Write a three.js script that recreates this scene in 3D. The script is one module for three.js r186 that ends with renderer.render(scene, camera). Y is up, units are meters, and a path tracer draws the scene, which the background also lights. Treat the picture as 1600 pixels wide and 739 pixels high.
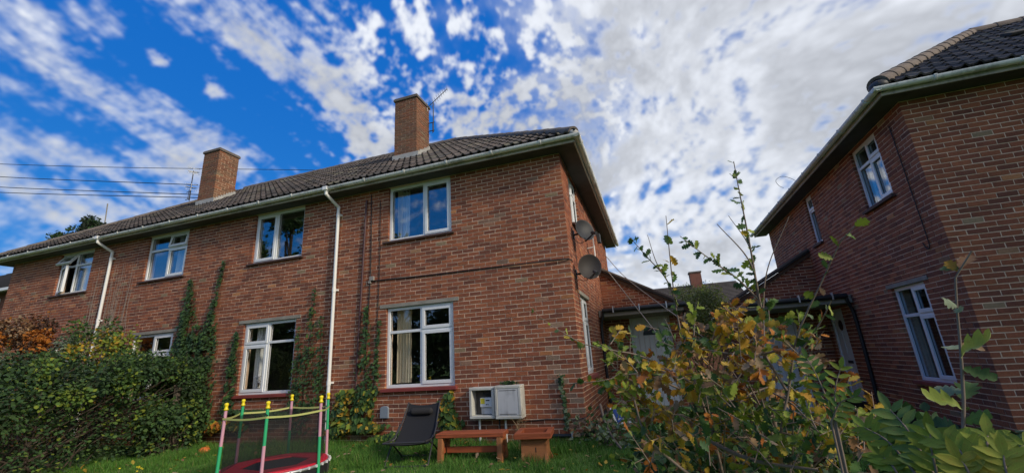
import * as THREE from 'three';
import { mergeGeometries } from 'three/addons/utils/BufferGeometryUtils.js';
import { RoundedBoxGeometry } from 'three/addons/geometries/RoundedBoxGeometry.js';

// ------------------------------------------------------------------ camera, sky, sun, exposure
const scene = new THREE.Scene();
const F = 655.16;                                   // focal length in pixels of the 1600 x 739 photograph
const camera = new THREE.PerspectiveCamera(2 * Math.atan(369.5 / F) * 180 / Math.PI, 1600 / 739, 0.05, 2000);
camera.rotation.order = 'YXZ';
camera.rotation.set(0.2815, 0.3028, -0.0637);
camera.position.set(1.186, 1.347, 7.058);
camera.updateMatrixWorld();
const EXPOSURE = 1.38;
const SUN = new THREE.Vector3(0.83, 0.46, 0.30).normalize();
const sun = new THREE.DirectionalLight(new THREE.Color(1.0, 0.89, 0.72), 1.9);
sun.position.copy(SUN).multiplyScalar(60);
sun.castShadow = true; sun.shadow.radius = 13; sun.shadow.mapSize.set(4096, 4096);
Object.assign(sun.shadow.camera, { left: -30, right: 30, top: 30, bottom: -30, near: 1, far: 160 });
scene.add(sun, sun.target);

// seeded random numbers and tileable value noise
let seed = 12345;
function rnd() { seed = (seed + 0x6D2B79F5) | 0; let t = Math.imul(seed ^ (seed >>> 15), 1 | seed); t = (t + Math.imul(t ^ (t >>> 7), 61 | t)) ^ t; return ((t ^ (t >>> 14)) >>> 0) / 4294967296; }
const rr = (a, b) => a + (b - a) * rnd();
const gauss = () => (rnd() + rnd() + rnd() - 1.5) * 1.1;
const pick = (a) => a[Math.floor(rnd() * a.length)];
const clamp = (x, a = 0, b = 1) => Math.min(b, Math.max(a, x));
const smooth = (a, b, x) => { const t = clamp((x - a) / (b - a)); return t * t * (3 - 2 * t); };
const lerp = (a, b, t) => a + (b - a) * t;
const NT = 256, table = new Float32Array(NT * NT);
for (let i = 0; i < NT * NT; i++) table[i] = rnd();
function vnoise(x, y, period = NT) {
  const xi = Math.floor(x), yi = Math.floor(y), fx = x - xi, fy = y - yi;
  const m = (v) => ((v % period) + period) % period;
  const x0 = m(xi), x1 = m(xi + 1), y0 = m(yi) * NT, y1 = m(yi + 1) * NT;
  const u = fx * fx * fx * (fx * (fx * 6 - 15) + 10), v = fy * fy * fy * (fy * (fy * 6 - 15) + 10);
  const a = table[y0 + x0], b = table[y0 + x1], c = table[y1 + x0], d = table[y1 + x1];
  return a + (b - a) * u + (c - a) * v + (a - b - c + d) * u * v;
}
function fbm(x, y, oct = 5, gain = 0.5, period = NT) { let s = 0, a = 1, n = 0; for (let i = 0; i < oct; i++) { s += a * vnoise(x, y, period); n += a; x = x * 2 + (period === NT ? 17.3 : 0); y = y * 2 + (period === NT ? 9.1 : 0); a *= gain; if (period !== NT) period *= 2; } return s / n; }

function fbmXY(u, v, fu, fv, oct = 4, gain = 0.55) { let s = 0, a = 1, n = 0; for (let i = 0; i < oct; i++) { const x = u * fu, y = v * fv, xi = Math.floor(x), yi = Math.floor(y), fx = x - xi, fy = y - yi, ux = fx * fx * (3 - 2 * fx), uy = fy * fy * (3 - 2 * fy), at = (p, q) => table[(((q % fv) + fv) % fv + i * 37) % NT * NT + (((p % fu) + fu) % fu + i * 11) % NT]; s += a * lerp(lerp(at(xi, yi), at(xi + 1, yi), ux), lerp(at(xi, yi + 1), at(xi + 1, yi + 1), ux), uy); n += a; a *= gain; fu *= 2; fv *= 2; } return s / n; }
// the sky: blue air with broken altocumulus, thicker towards the sun's side
function makeSky() {
  const W = 2048, H = 1024, data = new Float32Array(W * H * 4);
  const seg = (az, el, pts, w, k) => {            // soft cloud bank along a line of azimuth / elevation points
    let best = 1e9;
    for (let i = 0; i + 1 < pts.length; i++) {
      const [ax, ay] = pts[i], [bx, by] = pts[i + 1], dx = bx - ax, dy = by - ay;
      const t = clamp(((az - ax) * dx + (el - ay) * dy) / (dx * dx + dy * dy));
      best = Math.min(best, Math.hypot(az - ax - dx * t, el - ay - dy * t));
    }
    return k * Math.exp(-(best * best) / (w * w));
  };
  for (let j = 0; j < H; j++) {
    const el = ((j + 0.5) / H - 0.5) * Math.PI, sy = Math.sin(el), cy = Math.cos(el);
    for (let i = 0; i < W; i++) {
      const phi = ((i + 0.5) / W - 0.5) * 2 * Math.PI, dx = Math.cos(phi) * cy, dz = Math.sin(phi) * cy;
      const o = (j * W + i) * 4;
      const az = Math.atan2(dx, -dz) * 180 / Math.PI, e = el * 180 / Math.PI;
      const up = Math.max(sy, 0);
      // clear air
      const h = Math.pow(1 - up, 3.5);
      let r = lerp(0.005, 0.05, h), g = lerp(0.100, 0.30, h), b = lerp(0.405, 0.68, h);
      if (e > -3) {
        const q = 1 / (up + 0.5), px = dx * q, pz = dz * q;
        const wx = fbm(px * 1.3 + 5, pz * 1.3, 3) - 0.5, wz = fbm(px * 1.3 + 40, pz * 1.3 + 11, 3) - 0.5;
        const big = fbm(px * 2.4 + wx * 0.6 + 3.7, pz * 2.4 + wz * 0.6 + 8.2, 4);
        const x2 = px + wx * 0.30, z2 = pz + wz * 0.30;
        const puff = fbm(x2 * 42 + 60, z2 * 42 + 20, 4, 0.48), mid = fbm(x2 * 17 + 31, z2 * 17 + 77, 4, 0.5);
        const fine = fbm(x2 * 95 + 9, z2 * 95 + 31, 4, 0.55);
        const streak = fbm((az * 0.92 + e * 0.38) * 0.20 + wx * 2, (e * 0.92 + az * 0.38) * 0.75 + wz * 3, 5, 0.55);
        const open = smooth(-36, -50, az) * smooth(-172, -150, az), veil = smooth(-26, 6, az + (mid - 0.5) * 30) * smooth(178, 150, az);
        let cov = lerp(0.075, -0.055, open) + 0.13 * veil;
        cov += seg(az, e, [[-62, 31], [-52, 29.5], [-44, 26], [-42, 20]], 5.0, -0.22);
        cov += seg(az, e, [[-36, 38], [-34.5, 37]], 1.5, -0.12);
        cov += seg(az, e, [[-27, 45], [-24, 36], [-29, 30]], 1.0, -0.09);
        let bank = 0;
        bank += seg(az, e, [[-71.5, 29.8], [-63.8, 28.6], [-54.5, 23.6]], 2.6, 0.17);
        bank += seg(az, e, [[-80, 19.6], [-66, 21.3], [-59, 22.2]], 1.3, 0.17);
        bank += seg(az, e, [[-82, 15.5], [-64, 16.8], [-58, 17.6]], 2.0, 0.15);
        bank += seg(az, e, [[-80, 31], [-70, 32.6], [-66.5, 33.4]], 1.7, 0.18);
        bank += seg(az, e, [[-60, 38.5], [-51, 36.8], [-46, 35.6], [-38.5, 31]], 2.5, 0.18);
        const small = seg(az, e, [[-62.1, 32.6], [-61.5, 32.4]], 0.9, 0.30) + seg(az, e, [[-56.8, 30.9], [-56.3, 30.6]], 0.9, 0.32) + seg(az, e, [[-39.5, 29], [-36.8, 27.6]], 1.0, 0.22);
        const left = smooth(-36, -50, az) * smooth(-172, -150, az);
        let n = lerp(big * 0.14 + mid * 0.22 + puff * 0.52 + fine * 0.12, big * 0.22 + streak * 0.40 + puff * 0.22 + fine * 0.16, left);
        n = 0.5 + (n - 0.5) * lerp(1.85, 1.15, left);
        const d0 = n + cov + bank + small * (0.2 + puff * 0.8 + fine * 0.8) - 0.515;
        const softness = lerp(0.30, 0.30, left);
        let a = smooth(-0.11, softness, d0);
        a = Math.max(a, veil * (0.62 + 0.38 * smooth(-0.25, 0.1, d0)) * smooth(0.16, 0.42, mid * 0.5 + puff * 0.25 + big * 0.25));
        a = lerp(a, Math.min(1, a + 0.55), smooth(14, 0, e) * 0.8);
        a *= smooth(-3, 0, e);
        // thick parts of the layer are greyer, thin and sunward parts brighter
        const thick = smooth(0.44, 0.64, big * 0.75 + mid * 0.25 + 0.06 * veil) * smooth(0.0, 0.25, d0 + 0.1 * veil);
        const toSun = Math.max(0, dx * SUN.x + sy * SUN.y + dz * SUN.z);
        const lum = lerp(0.61, 0.42, thick) * (0.62 + 0.72 * (puff * 0.6 + mid * 0.25 + fine * 0.15)) * (1 + 0.35 * Math.pow(toSun, 4));
        r = lerp(r, lum * 0.945, a * 0.96); g = lerp(g, lum * 0.985, a * 0.96); b = lerp(b, lum * 1.06, a * 0.96);
      }
      if (e < 0) { const t = smooth(0, -6, e); r = lerp(r, 0.10, t); g = lerp(g, 0.12, t); b = lerp(b, 0.10, t); }
      data[o] = r; data[o + 1] = g; data[o + 2] = b; data[o + 3] = 1;
    }
  }
  const t = new THREE.DataTexture(data, W, H, THREE.RGBAFormat, THREE.FloatType);
  t.mapping = THREE.EquirectangularReflectionMapping; t.magFilter = t.minFilter = THREE.LinearFilter; t.needsUpdate = true;
  return t;
}
const skyTex = makeSky();
scene.background = skyTex; scene.environment = skyTex;

// ------------------------------------------------------------------ helpers
const V = (x, y, z) => new THREE.Vector3(x, y, z);
const C = (r, g, b) => new THREE.Color().setRGB(r, g, b);
// a pixel of the photograph is a direction; the distance is chosen per thing
function ray(px, py) { return V((px - 800) / F, -(py - 369.5) / F, -1).applyQuaternion(camera.quaternion).normalize(); }
function at(px, py, dist) { return camera.position.clone().addScaledVector(ray(px, py), dist); }
function onPlane(px, py, axis, value) { const d = ray(px, py); return camera.position.clone().addScaledVector(d, (value - camera.position[axis]) / d[axis]); }
const used = new Map();
function numbered(n) { const k = used.get(n) ?? 0; used.set(n, k + 1); return k ? `${n}_${String(k).padStart(3, '0')}` : n; }
function tag(o, label, category, group, kind) {
  o.userData.label = label; if (category) o.userData.category = category;
  if (group) o.userData.group = group; if (kind) o.userData.kind = kind;
  return o;
}
function thing(name, label, category, pos = [0, 0, 0], turn = 0, group) {
  const g = new THREE.Group(); g.name = numbered(name); g.position.set(...pos); g.rotation.y = turn; scene.add(g);
  return tag(g, label, category, group);
}
function part(name, geos, mat, parent, shadow = true) {
  geos = (Array.isArray(geos) ? geos : [geos]).filter(Boolean);
  const g = geos.length === 1 ? geos[0] : merge(geos);
  const m = new THREE.Mesh(g, mat); m.name = name; m.castShadow = m.receiveShadow = shadow; parent.add(m);
  return m;
}
function sub(name, parent) { const g = new THREE.Group(); g.name = name; parent.add(g); return g; }
function clean(g) { const n = g.index ? g.toNonIndexed() : g; for (const k of Object.keys(n.attributes)) if (!['position', 'normal', 'uv', 'color'].includes(k)) n.deleteAttribute(k); return n; }
function merge(list) { list = list.map(clean); const col = list.some((g) => g.attributes.color); if (col) for (const g of list) if (!g.attributes.color) paint(g, C(1, 1, 1)); return mergeGeometries(list); }
function metric(g) {                               // uv in metres by the face's main direction
  g = clean(g); const p = g.attributes.position, n = g.attributes.normal, uv = new Float32Array(p.count * 2);
  for (let i = 0; i < p.count; i++) {
    const x = Math.abs(n.getX(i)), y = Math.abs(n.getY(i)), z = Math.abs(n.getZ(i));
    if (x >= y && x >= z) { uv[2 * i] = p.getZ(i); uv[2 * i + 1] = p.getY(i); } else if (y >= z) { uv[2 * i] = p.getX(i); uv[2 * i + 1] = p.getZ(i); } else { uv[2 * i] = p.getX(i); uv[2 * i + 1] = p.getY(i); }
  }
  g.setAttribute('uv', new THREE.BufferAttribute(uv, 2)); return g;
}
function paint(g, c) { const n = g.attributes.position.count, a = new Float32Array(n * 3); for (let i = 0; i < n; i++) { a[3 * i] = c.r; a[3 * i + 1] = c.g; a[3 * i + 2] = c.b; } g.setAttribute('color', new THREE.BufferAttribute(a, 3)); return g; }
function box(x0, x1, y0, y1, z0, z1, r = 0) {
  const w = Math.abs(x1 - x0), h = Math.abs(y1 - y0), d = Math.abs(z1 - z0);
  const g = r ? new RoundedBoxGeometry(w, h, d, 1, Math.min(r, w / 2.01, h / 2.01, d / 2.01)) : new THREE.BoxGeometry(w, h, d);
  g.translate((x0 + x1) / 2, (y0 + y1) / 2, (z0 + z1) / 2); return metric(g);
}
function bar(a, b, w, h, r = 0.004) {              // a squared bar from a to b
  const d = b.clone().sub(a), len = d.length(), g = r ? new RoundedBoxGeometry(w, h, len, 1, r) : new THREE.BoxGeometry(w, h, len), gm = metric(g);
  const m = new THREE.Matrix4().lookAt(V(0, 0, 0), d, Math.abs(d.y) > 0.95 * len ? V(1, 0, 0) : V(0, 1, 0)); m.setPosition(a.clone().add(b).multiplyScalar(0.5));
  return gm.applyMatrix4(m);
}
function tube(pts, r, seg = 8, div) {
  const c = new THREE.CatmullRomCurve3(pts, false, 'centripetal');
  return clean(new THREE.TubeGeometry(pts.length === 2 ? new THREE.LineCurve3(pts[0], pts[1]) : c, div ?? (pts.length === 2 ? 1 : pts.length * 4), r, seg));
}
function taper(pts, r0, r1, seg = 6, div = 14) {   // a branch that thins out
  const c = pts.length === 2 ? new THREE.LineCurve3(pts[0], pts[1]) : new THREE.CatmullRomCurve3(pts, false, 'centripetal');
  const g = new THREE.TubeGeometry(c, div, 1, seg), p = g.attributes.position;
  for (let i = 0; i <= div; i++) { const o = c.getPointAt(i / div), r = lerp(r0, r1, i / div); for (let j = 0; j <= seg; j++) { const k = i * (seg + 1) + j; p.setXYZ(k, o.x + (p.getX(k) - o.x) * r, o.y + (p.getY(k) - o.y) * r, o.z + (p.getZ(k) - o.z) * r); } }
  return clean(g);
}
const cyl = (r0, r1, h, x, y, z, seg = 16) => clean(new THREE.CylinderGeometry(r0, r1, h, seg).translate(x, y, z));
function flatGeo(pos, uv, col, idx) {
  const g = new THREE.BufferGeometry(); g.setAttribute('position', new THREE.Float32BufferAttribute(pos, 3)); g.setAttribute('uv', new THREE.Float32BufferAttribute(uv, 2));
  if (col) g.setAttribute('color', new THREE.Float32BufferAttribute(col, 3)); if (idx) g.setIndex(idx); g.computeVertexNormals(); return g;
}

// ------------------------------------------------------------------ textures and materials
function noiseTex(size, metres, fn, srgb = false) {
  const d = new Uint8Array(size * size * 4);
  for (let j = 0; j < size; j++) for (let i = 0; i < size; i++) { const v = fn(i / size, j / size), o = (j * size + i) * 4; for (let k = 0; k < 3; k++) d[o + k] = clamp(Array.isArray(v) ? v[k] : v) * 255; d[o + 3] = 255; }
  const t = new THREE.DataTexture(d, size, size); t.wrapS = t.wrapT = THREE.RepeatWrapping; t.magFilter = THREE.LinearFilter; t.minFilter = THREE.LinearMipmapLinearFilter; t.generateMipmaps = true;
  if (srgb) t.colorSpace = THREE.SRGBColorSpace; t.repeat.set(1 / metres, 1 / metres); t.needsUpdate = true; return t;
}
const tGrain = noiseTex(512, 0.9, (u, v) => 0.70 + 0.34 * fbm(u * 64, v * 64, 3, 0.6, 64) + 0.30 * (fbm(u * 8, v * 8, 4, 0.5, 8) - 0.35));
const tGrainBump = noiseTex(512, 0.9, (u, v) => fbm(u * 64, v * 64, 3, 0.65, 64));
const tBlotch = noiseTex(512, 2.3, (u, v) => 0.55 + 0.55 * (fbm(u * 8, v * 8, 6, 0.6, 8) - 0.2));
const tDirt = noiseTex(512, 2.7, (u, v) => { const n = fbmXY(u, v, 5, 7, 5, 0.6), st = fbmXY(u, v, 41, 3, 4, 0.6); return 1 - 0.5 * smooth(0.46, 0.78, n * 0.55 + st * 0.45); });
const tWood = noiseTex(512, 0.7, (u, v) => 0.68 + 0.42 * fbmXY(u, v, 3, 34, 4, 0.6) - 0.22 * smooth(0.55, 0.7, fbmXY(u, v, 2, 15, 4, 0.5)));
const tSoil = noiseTex(512, 3.1, (u, v) => { const n = fbm(u * 16, v * 16, 5, 0.6, 16), k = fbm(u * 4, v * 4, 4, 0.5, 4); return [0.26 + 0.32 * n - 0.1 * k, 0.46 + 0.36 * n, 0.10 + 0.16 * n]; });
const tLeaf = noiseTex(256, 1, (u, v) => { const x = Math.abs(u > 0.5 ? u - 1 : u), k = v * 10 - x * 7, lat = Math.abs(k - Math.round(k)), n = fbm(u * 16, v * 16, 4, 0.6, 16); const vein = Math.max(smooth(0.022, 0.008, x), 0.55 * smooth(0.10, 0.03, lat)); const spot = smooth(0.66, 0.74, n); return [0.70 + 0.26 * n + 0.16 * vein - 0.1 * spot, 0.70 + 0.26 * n + 0.16 * vein - 0.28 * spot, 0.70 + 0.2 * n + 0.12 * vein - 0.2 * spot]; });
const std = (color, roughness = 0.8, extra = {}) => new THREE.MeshStandardMaterial({ color, roughness, side: THREE.DoubleSide, ...extra });
const M = {
  brick: std(C(1, 1, 1), 0.93, { vertexColors: true, map: tGrain, bumpMap: tGrainBump, bumpScale: 0.004 }),
  mortar: std(C(0.80, 0.59, 0.42), 0.97, { map: tGrain, bumpMap: tGrainBump, bumpScale: 0.003 }),
  wallBack: std(C(0.30, 0.12, 0.08), 0.95, { map: tBlotch }),
  tile: std(C(1, 1, 1), 0.88, { vertexColors: true, map: tGrain, bumpMap: tGrainBump, bumpScale: 0.003 }),
  deck: std(C(0.05, 0.045, 0.04), 0.95),
  cap: std(C(0.20, 0.165, 0.14), 0.95, { map: tBlotch, bumpMap: tGrainBump, bumpScale: 0.004 }),
  capLight: std(C(0.23, 0.18, 0.145), 0.95, { map: tBlotch, bumpMap: tGrainBump, bumpScale: 0.004 }),
  lead: std(C(0.50, 0.49, 0.46), 0.7, { map: tBlotch }),
  gutter: std(C(0.84, 0.83, 0.79), 0.5, { map: tDirt }),
  gutterGrey: std(C(0.60, 0.64, 0.63), 0.5, { map: tDirt }),
  whitePipe: std(C(0.84, 0.83, 0.80), 0.45),
  soffit: std(C(0.10, 0.097, 0.097), 0.8, { map: tBlotch }),
  fascia: std(C(0.46, 0.42, 0.36), 0.75, { map: tDirt }),
  upvc: new THREE.MeshPhysicalMaterial({ color: C(0.82, 0.83, 0.84), roughness: 0.34, side: THREE.DoubleSide, clearcoat: 0.15, clearcoatRoughness: 0.3 }),
  seal: std(C(0.02, 0.02, 0.022), 0.6),
  glass: new THREE.MeshPhysicalMaterial({ color: C(1, 1, 1), transmission: 1, thickness: 0, roughness: 0.0, ior: 2.1, side: THREE.DoubleSide }),
  glassCoated: new THREE.MeshPhysicalMaterial({ color: C(0.90, 0.93, 0.95), transmission: 1, thickness: 0, roughness: 0.0, ior: 2.33, side: THREE.DoubleSide }),
  sillRed: std(C(0.36, 0.075, 0.065), 0.5, { map: tBlotch }),
  sillTile: std(C(0.10, 0.055, 0.045), 0.8, { map: tGrain }),
  concrete: std(C(0.40, 0.37, 0.31), 0.95, { map: tBlotch, bumpMap: tGrainBump, bumpScale: 0.004 }),
  room: std(C(0.16, 0.14, 0.12), 0.95),
  curtain: std(C(0.72, 0.64, 0.46), 0.95),
  netCurtain: std(C(0.78, 0.80, 0.80), 0.95),
  black: std(C(0.016, 0.016, 0.018), 0.45),
  blackMatt: std(C(0.022, 0.021, 0.022), 0.85),
  darkMetal: std(C(0.05, 0.05, 0.055), 0.55, { map: tBlotch }),
  dish: std(C(0.030, 0.032, 0.037), 0.6, { map: tBlotch }),
  dishBrown: std(C(0.034, 0.025, 0.022), 0.65, { map: tBlotch }),
  steel: std(C(0.55, 0.56, 0.57), 0.4, { metalness: 0.7 }),
  plasticBox: std(C(0.74, 0.73, 0.66), 0.6, { map: tBlotch }),
  plasticDoor: std(C(0.55, 0.56, 0.57), 0.6, { map: tDirt }),
  boxInside: std(C(0.12, 0.11, 0.10), 0.9, { map: tBlotch }),
  meter: std(C(0.78, 0.79, 0.80), 0.4),
  yellowCard: std(C(0.80, 0.66, 0.05), 0.7),
  wood: std(C(0.40, 0.095, 0.032), 0.7, { map: tWood, bumpMap: tWood, bumpScale: 0.002 }),
  woodPale: std(C(0.42, 0.165, 0.06), 0.75, { map: tWood, bumpMap: tWood, bumpScale: 0.002 }),
  woodDark: std(C(0.12, 0.065, 0.035), 0.85, { map: tWood, bumpMap: tWood, bumpScale: 0.003 }),
  woodGrey: std(C(0.26, 0.20, 0.15), 0.9, { map: tWood, bumpMap: tWood, bumpScale: 0.003 }),
  doorWhite: std(C(0.80, 0.81, 0.82), 0.5),
  doorGlass: new THREE.MeshPhysicalMaterial({ color: C(0.03, 0.035, 0.04), roughness: 0.15 }),
  tar: std(C(0.020, 0.018, 0.018), 0.8, { map: tBlotch }),
  greyPlate: std(C(0.24, 0.28, 0.33), 0.6),
  sling: std(C(0.012, 0.013, 0.017), 0.95),
  mat: std(C(0.015, 0.015, 0.018), 0.8),
  red: std(C(0.55, 0.012, 0.035), 0.55),
  foamGreen: std(C(0.03, 0.42, 0.17), 0.7),
  foamPink: std(C(0.64, 0.33, 0.42), 0.7),
  yellowCap: std(C(0.88, 0.70, 0.02), 0.45),
  band: std(C(0.46, 0.48, 0.16), 0.7),
  net: std(C(0.012, 0.014, 0.016), 0.9, { transparent: true, opacity: 0.5 }),
  cable: std(C(0.02, 0.02, 0.022), 0.6),
  cablePale: std(C(0.30, 0.27, 0.24), 0.7),
  pipeBrown: std(C(0.10, 0.045, 0.045), 0.55),
  bark: std(C(0.13, 0.095, 0.07), 0.95, { map: tBlotch, bumpMap: tGrainBump, bumpScale: 0.004 }),
  twig: std(C(0.22, 0.165, 0.13), 0.9),
  deadStem: std(C(0.30, 0.25, 0.22), 0.95),
  ground: std(C(0.32, 0.34, 0.24), 1, { map: tSoil, bumpMap: tGrainBump, bumpScale: 0.02 }),
  blue: std(C(0.05, 0.11, 0.36), 0.7), white: std(C(0.8, 0.8, 0.8), 0.6), orange: std(C(0.75, 0.18, 0.04), 0.6),
  skin: std(C(0.62, 0.48, 0.36), 0.6), blueCard: std(C(0.12, 0.24, 0.52), 0.7),
  leaf: new THREE.MeshPhysicalMaterial({ color: C(1, 1, 1), vertexColors: true, roughness: 0.78, specularIntensity: 0.5, transmission: 0.34, map: tLeaf, thickness: 0, side: THREE.DoubleSide }),
};

// ------------------------------------------------------------------ ground
const gy = (x, z) => -0.30 * smooth(0.6, 4.2, x) + 0.05 * (fbm(x * 0.7 + 50, z * 0.7 + 50, 3) - 0.5) - 0.16 * smooth(3.5, 7.5, z) * smooth(4, 0, Math.abs(x));
{
  const N = 170, pos = [], uv = [], idx = [];
  const sp = (t) => { const s = t * 2 - 1; return 14 * s + 586 * Math.sign(s) * Math.pow(Math.abs(s), 7); };
  for (let j = 0; j <= N; j++) for (let i = 0; i <= N; i++) { const x = sp(i / N) - 2, z = sp(j / N); pos.push(x, gy(x, z), z); uv.push(x, z); }
  for (let j = 0; j < N; j++) for (let i = 0; i < N; i++) { const a = j * (N + 1) + i; idx.push(a, a + N + 1, a + 1, a + 1, a + N + 1, a + N + 2); }
  const m = part('ground', flatGeo(pos, uv, null, idx), M.ground, scene); m.userData.kind = 'structure'; m.userData.label = 'grassy earth under the lawn and around the houses'; m.userData.category = 'ground';
}

// ------------------------------------------------------------------ bricks and tiles
const brickTones = [[0.335, 0.107, 0.051], [0.288, 0.092, 0.047], [0.380, 0.124, 0.056], [0.248, 0.080, 0.043], [0.312, 0.099, 0.048], [0.356, 0.116, 0.052], [0.205, 0.070, 0.041]];
const oddTones = [[0.46, 0.18, 0.07], [0.36, 0.19, 0.10], [0.31, 0.21, 0.12], [0.50, 0.21, 0.085]];
// frame: o + u*U + v*Y + d*N. Each brick is a box with slightly uneven corners.
function brickBox(out, fr, u0, u1, v0, v1, depth, col) {
  const base = out.pos.length / 3, su = rr(0, 40), sv = rr(0, 40), j = () => (rnd() - 0.5) * 0.004, proud = (rnd() - 0.3) * 0.005;
  const P = []; for (const d of [proud, -depth]) for (const [u, v] of [[u0, v0], [u1, v0], [u1, v1], [u0, v1]]) P.push([u + j(), v + j(), d + (d === proud ? j() * 0.5 : 0)]);
  const faces = [[0, 1, 2, 3], [1, 5, 6, 2], [4, 0, 3, 7], [3, 2, 6, 7], [4, 5, 1, 0]];
  for (const f of faces) {
    const b = out.pos.length / 3;
    for (const k of f) { const [u, v, d] = P[k]; out.pos.push(fr.o.x + fr.U.x * u + fr.N.x * d, fr.o.y + v, fr.o.z + fr.U.z * u + fr.N.z * d); out.uv.push(su + u - d, sv + v + d * 0.5); out.col.push(...col); }
    if (fr.flip) out.idx.push(b, b + 2, b + 1, b, b + 3, b + 2); else out.idx.push(b, b + 1, b + 2, b, b + 2, b + 3);
  }
  return base;
}
const bag = () => ({ pos: [], uv: [], col: [], idx: [] });
const bagGeo = (b) => flatGeo(b.pos, b.uv, b.col, b.idx);
function frame(o, U, N) { const c = U.clone().cross(V(0, 1, 0)); return { o, U, N, flip: c.dot(N) < 0 }; }
function brickList(len, v0, v1, cuts, firstHalf, rowShift = 0, keep = null) {   // [u0, u1, v0, v1] of every brick; cuts are openings
  const list = [], rows = Math.round((v1 - v0) / 0.075), gap = 0.013;
  for (let k = 0; k < rows; k++) {
    const half = ((k + rowShift) & 1) !== 0, b0 = v0 + k * 0.075 + 0.0065, b1 = b0 + 0.062, start = half !== firstHalf ? 0.1125 : 0;
    const here = cuts.filter((c) => c[2] < b1 && c[3] > b0), edges = [start, len, ...here.flatMap((c) => [c[0], c[1]])].filter((e) => e >= start && e <= len).sort((a, b) => a - b);
    const spans = [];
    for (let i = 0; i + 1 < edges.length; i++) {
      const m = (edges[i] + edges[i + 1]) / 2; if (edges[i + 1] - edges[i] < 0.004) continue; let q0 = b0, q1 = b1;
      for (const c of here) if (m > c[0] && m < c[1]) { if (c[2] - q0 > q1 - c[3]) q1 = Math.min(q1, c[2]); else q0 = Math.max(q0, c[3]); }
      if (q1 - q0 < 0.012) continue; const last = spans[spans.length - 1];
      if (last && Math.abs(last[1] - edges[i]) < 1e-6 && last[2] === q0 && last[3] === q1) last[1] = edges[i + 1]; else spans.push([edges[i], edges[i + 1], q0, q1]);
    }
    for (const [s0, s1, q0, q1] of spans) {
      let a = s0;
      for (let u = start + 0.225 * Math.ceil((s0 - start + 0.06) / 0.225); ; u += 0.225) { const end = u > s1 - 0.06; const b = end ? s1 : u - gap; const p = [a, b, q0, q1]; if (b - a > 0.012 && (!keep || keep(p))) list.push(p); if (end) break; a = u; }
    }
  }
  return list;
}
// joins the bricks of a wall: those that show largest become meshes, the others one piece
function layBricks(list, fr, parent, tone, single = 0, world = V(0, 0, 0)) {
  const rest = bag(), near = [];
  for (const p of list) {
    const u = (p[0] + p[1]) / 2, v = (p[2] + p[3]) / 2;
    const c = V(fr.o.x + fr.U.x * u, fr.o.y + v, fr.o.z + fr.U.z * u).add(world), ndc = c.clone().project(camera);
    const seen = Math.abs(ndc.x) < 0.98 && Math.abs(ndc.y) < 0.98 && ndc.z < 1;
    near.push({ p, u, v, d: (seen ? 0 : 1000) + c.distanceTo(camera.position) });
  }
  near.sort((a, b) => a.d - b.d);
  near.forEach((e, i) => {
    const col = tone(e.u, e.v, e.p[1] - e.p[0]);
    if (i < single) { const b = bag(); brickBox(b, fr, ...e.p, 0.1, col); part('brick', bagGeo(b), M.brick, parent); } else brickBox(rest, fr, ...e.p, 0.1, col);
  });
  if (rest.pos.length) { const m = part('brick_courses', bagGeo(rest), M.brick, parent); m.userData.kind = 'stuff'; }
}
function brickTone(k = 1, stain = () => 0, dirt = [0.30, 0.235, 0.165]) {
  return (u, v, w) => {
    let c = pick(brickTones).slice(); const r = rnd();
    if (r < 0.028) c = pick(oddTones).slice();
    const f = k * rr(0.88, 1.12), s = stain(u, v);
    return [lerp(c[0] * f, dirt[0], s), lerp(c[1] * f, dirt[1], s), lerp(c[2] * f, dirt[2], s)];
  };
}
// interlocking roof tiles: two rolls each, stepped rows, clipped at both hips
const prof = [[0, 0.034], [0.05, 0.030], [0.10, 0.012], [0.16, 0.001], [0.34, 0.0], [0.42, 0.010], [0.47, 0.028], [0.52, 0.034], [0.57, 0.028], [0.62, 0.010], [0.68, 0.001], [0.88, 0.0], [0.95, 0.014], [1.0, 0.032]];
function tileInto(out, toWorld, u0, w, s0, s1, lim, col) {
  const su = rr(0, 30), lift = rr(-0.003, 0.006), skew = rr(-0.004, 0.004), n = prof.length, b = out.pos.length / 3;
  for (const [s, base, top] of [[s0, 0.030, 1], [s1, 0.002, 1], [s0, 0.030, 0]]) for (const [t, h] of prof) {
    const [l, r] = lim(s), u = clamp(u0 + t * w, l, r), y = h + base + lift + (top ? 0 : -0.026) + skew * t;
    const p = toWorld(u, s + (top ? 0 : 0.006), y); out.pos.push(p.x, p.y, p.z); out.uv.push(su + u, s + (top ? 0 : 0.4)); out.col.push(...col);
  }
  for (let i = 0; i + 1 < n; i++) { const a = b + i; out.idx.push(a, a + 1, a + n + 1, a, a + n + 1, a + n, a + 2 * n, a + 2 * n + 1, a + 1, a + 2 * n, a + 1, a); }
}
const tileTones = [[0.082, 0.067, 0.060], [0.067, 0.056, 0.050], [0.102, 0.082, 0.071], [0.076, 0.060, 0.053], [0.060, 0.053, 0.049]];

// ------------------------------------------------------------------ windows
// local frame: origin at the opening's lower left on the wall face, x right, y up, z out of the wall
function slab(x0, x1, y0, y1, z0, z1) { return box(x0, x1, y0, y1, z0, z1, 0.006); }
function ring(x0, x1, y0, y1, t, z0, z1) { return [slab(x0, x1, y0, y0 + t, z0, z1), slab(x0, x1, y1 - t, y1, z0, z1), slab(x0, x0 + t, y0 + t - 0.002, y1 - t + 0.002, z0 + 0.001, z1 - 0.001), slab(x1 - t, x1, y0 + t - 0.002, y1 - t + 0.002, z0 + 0.001, z1 - 0.001)]; }
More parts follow.
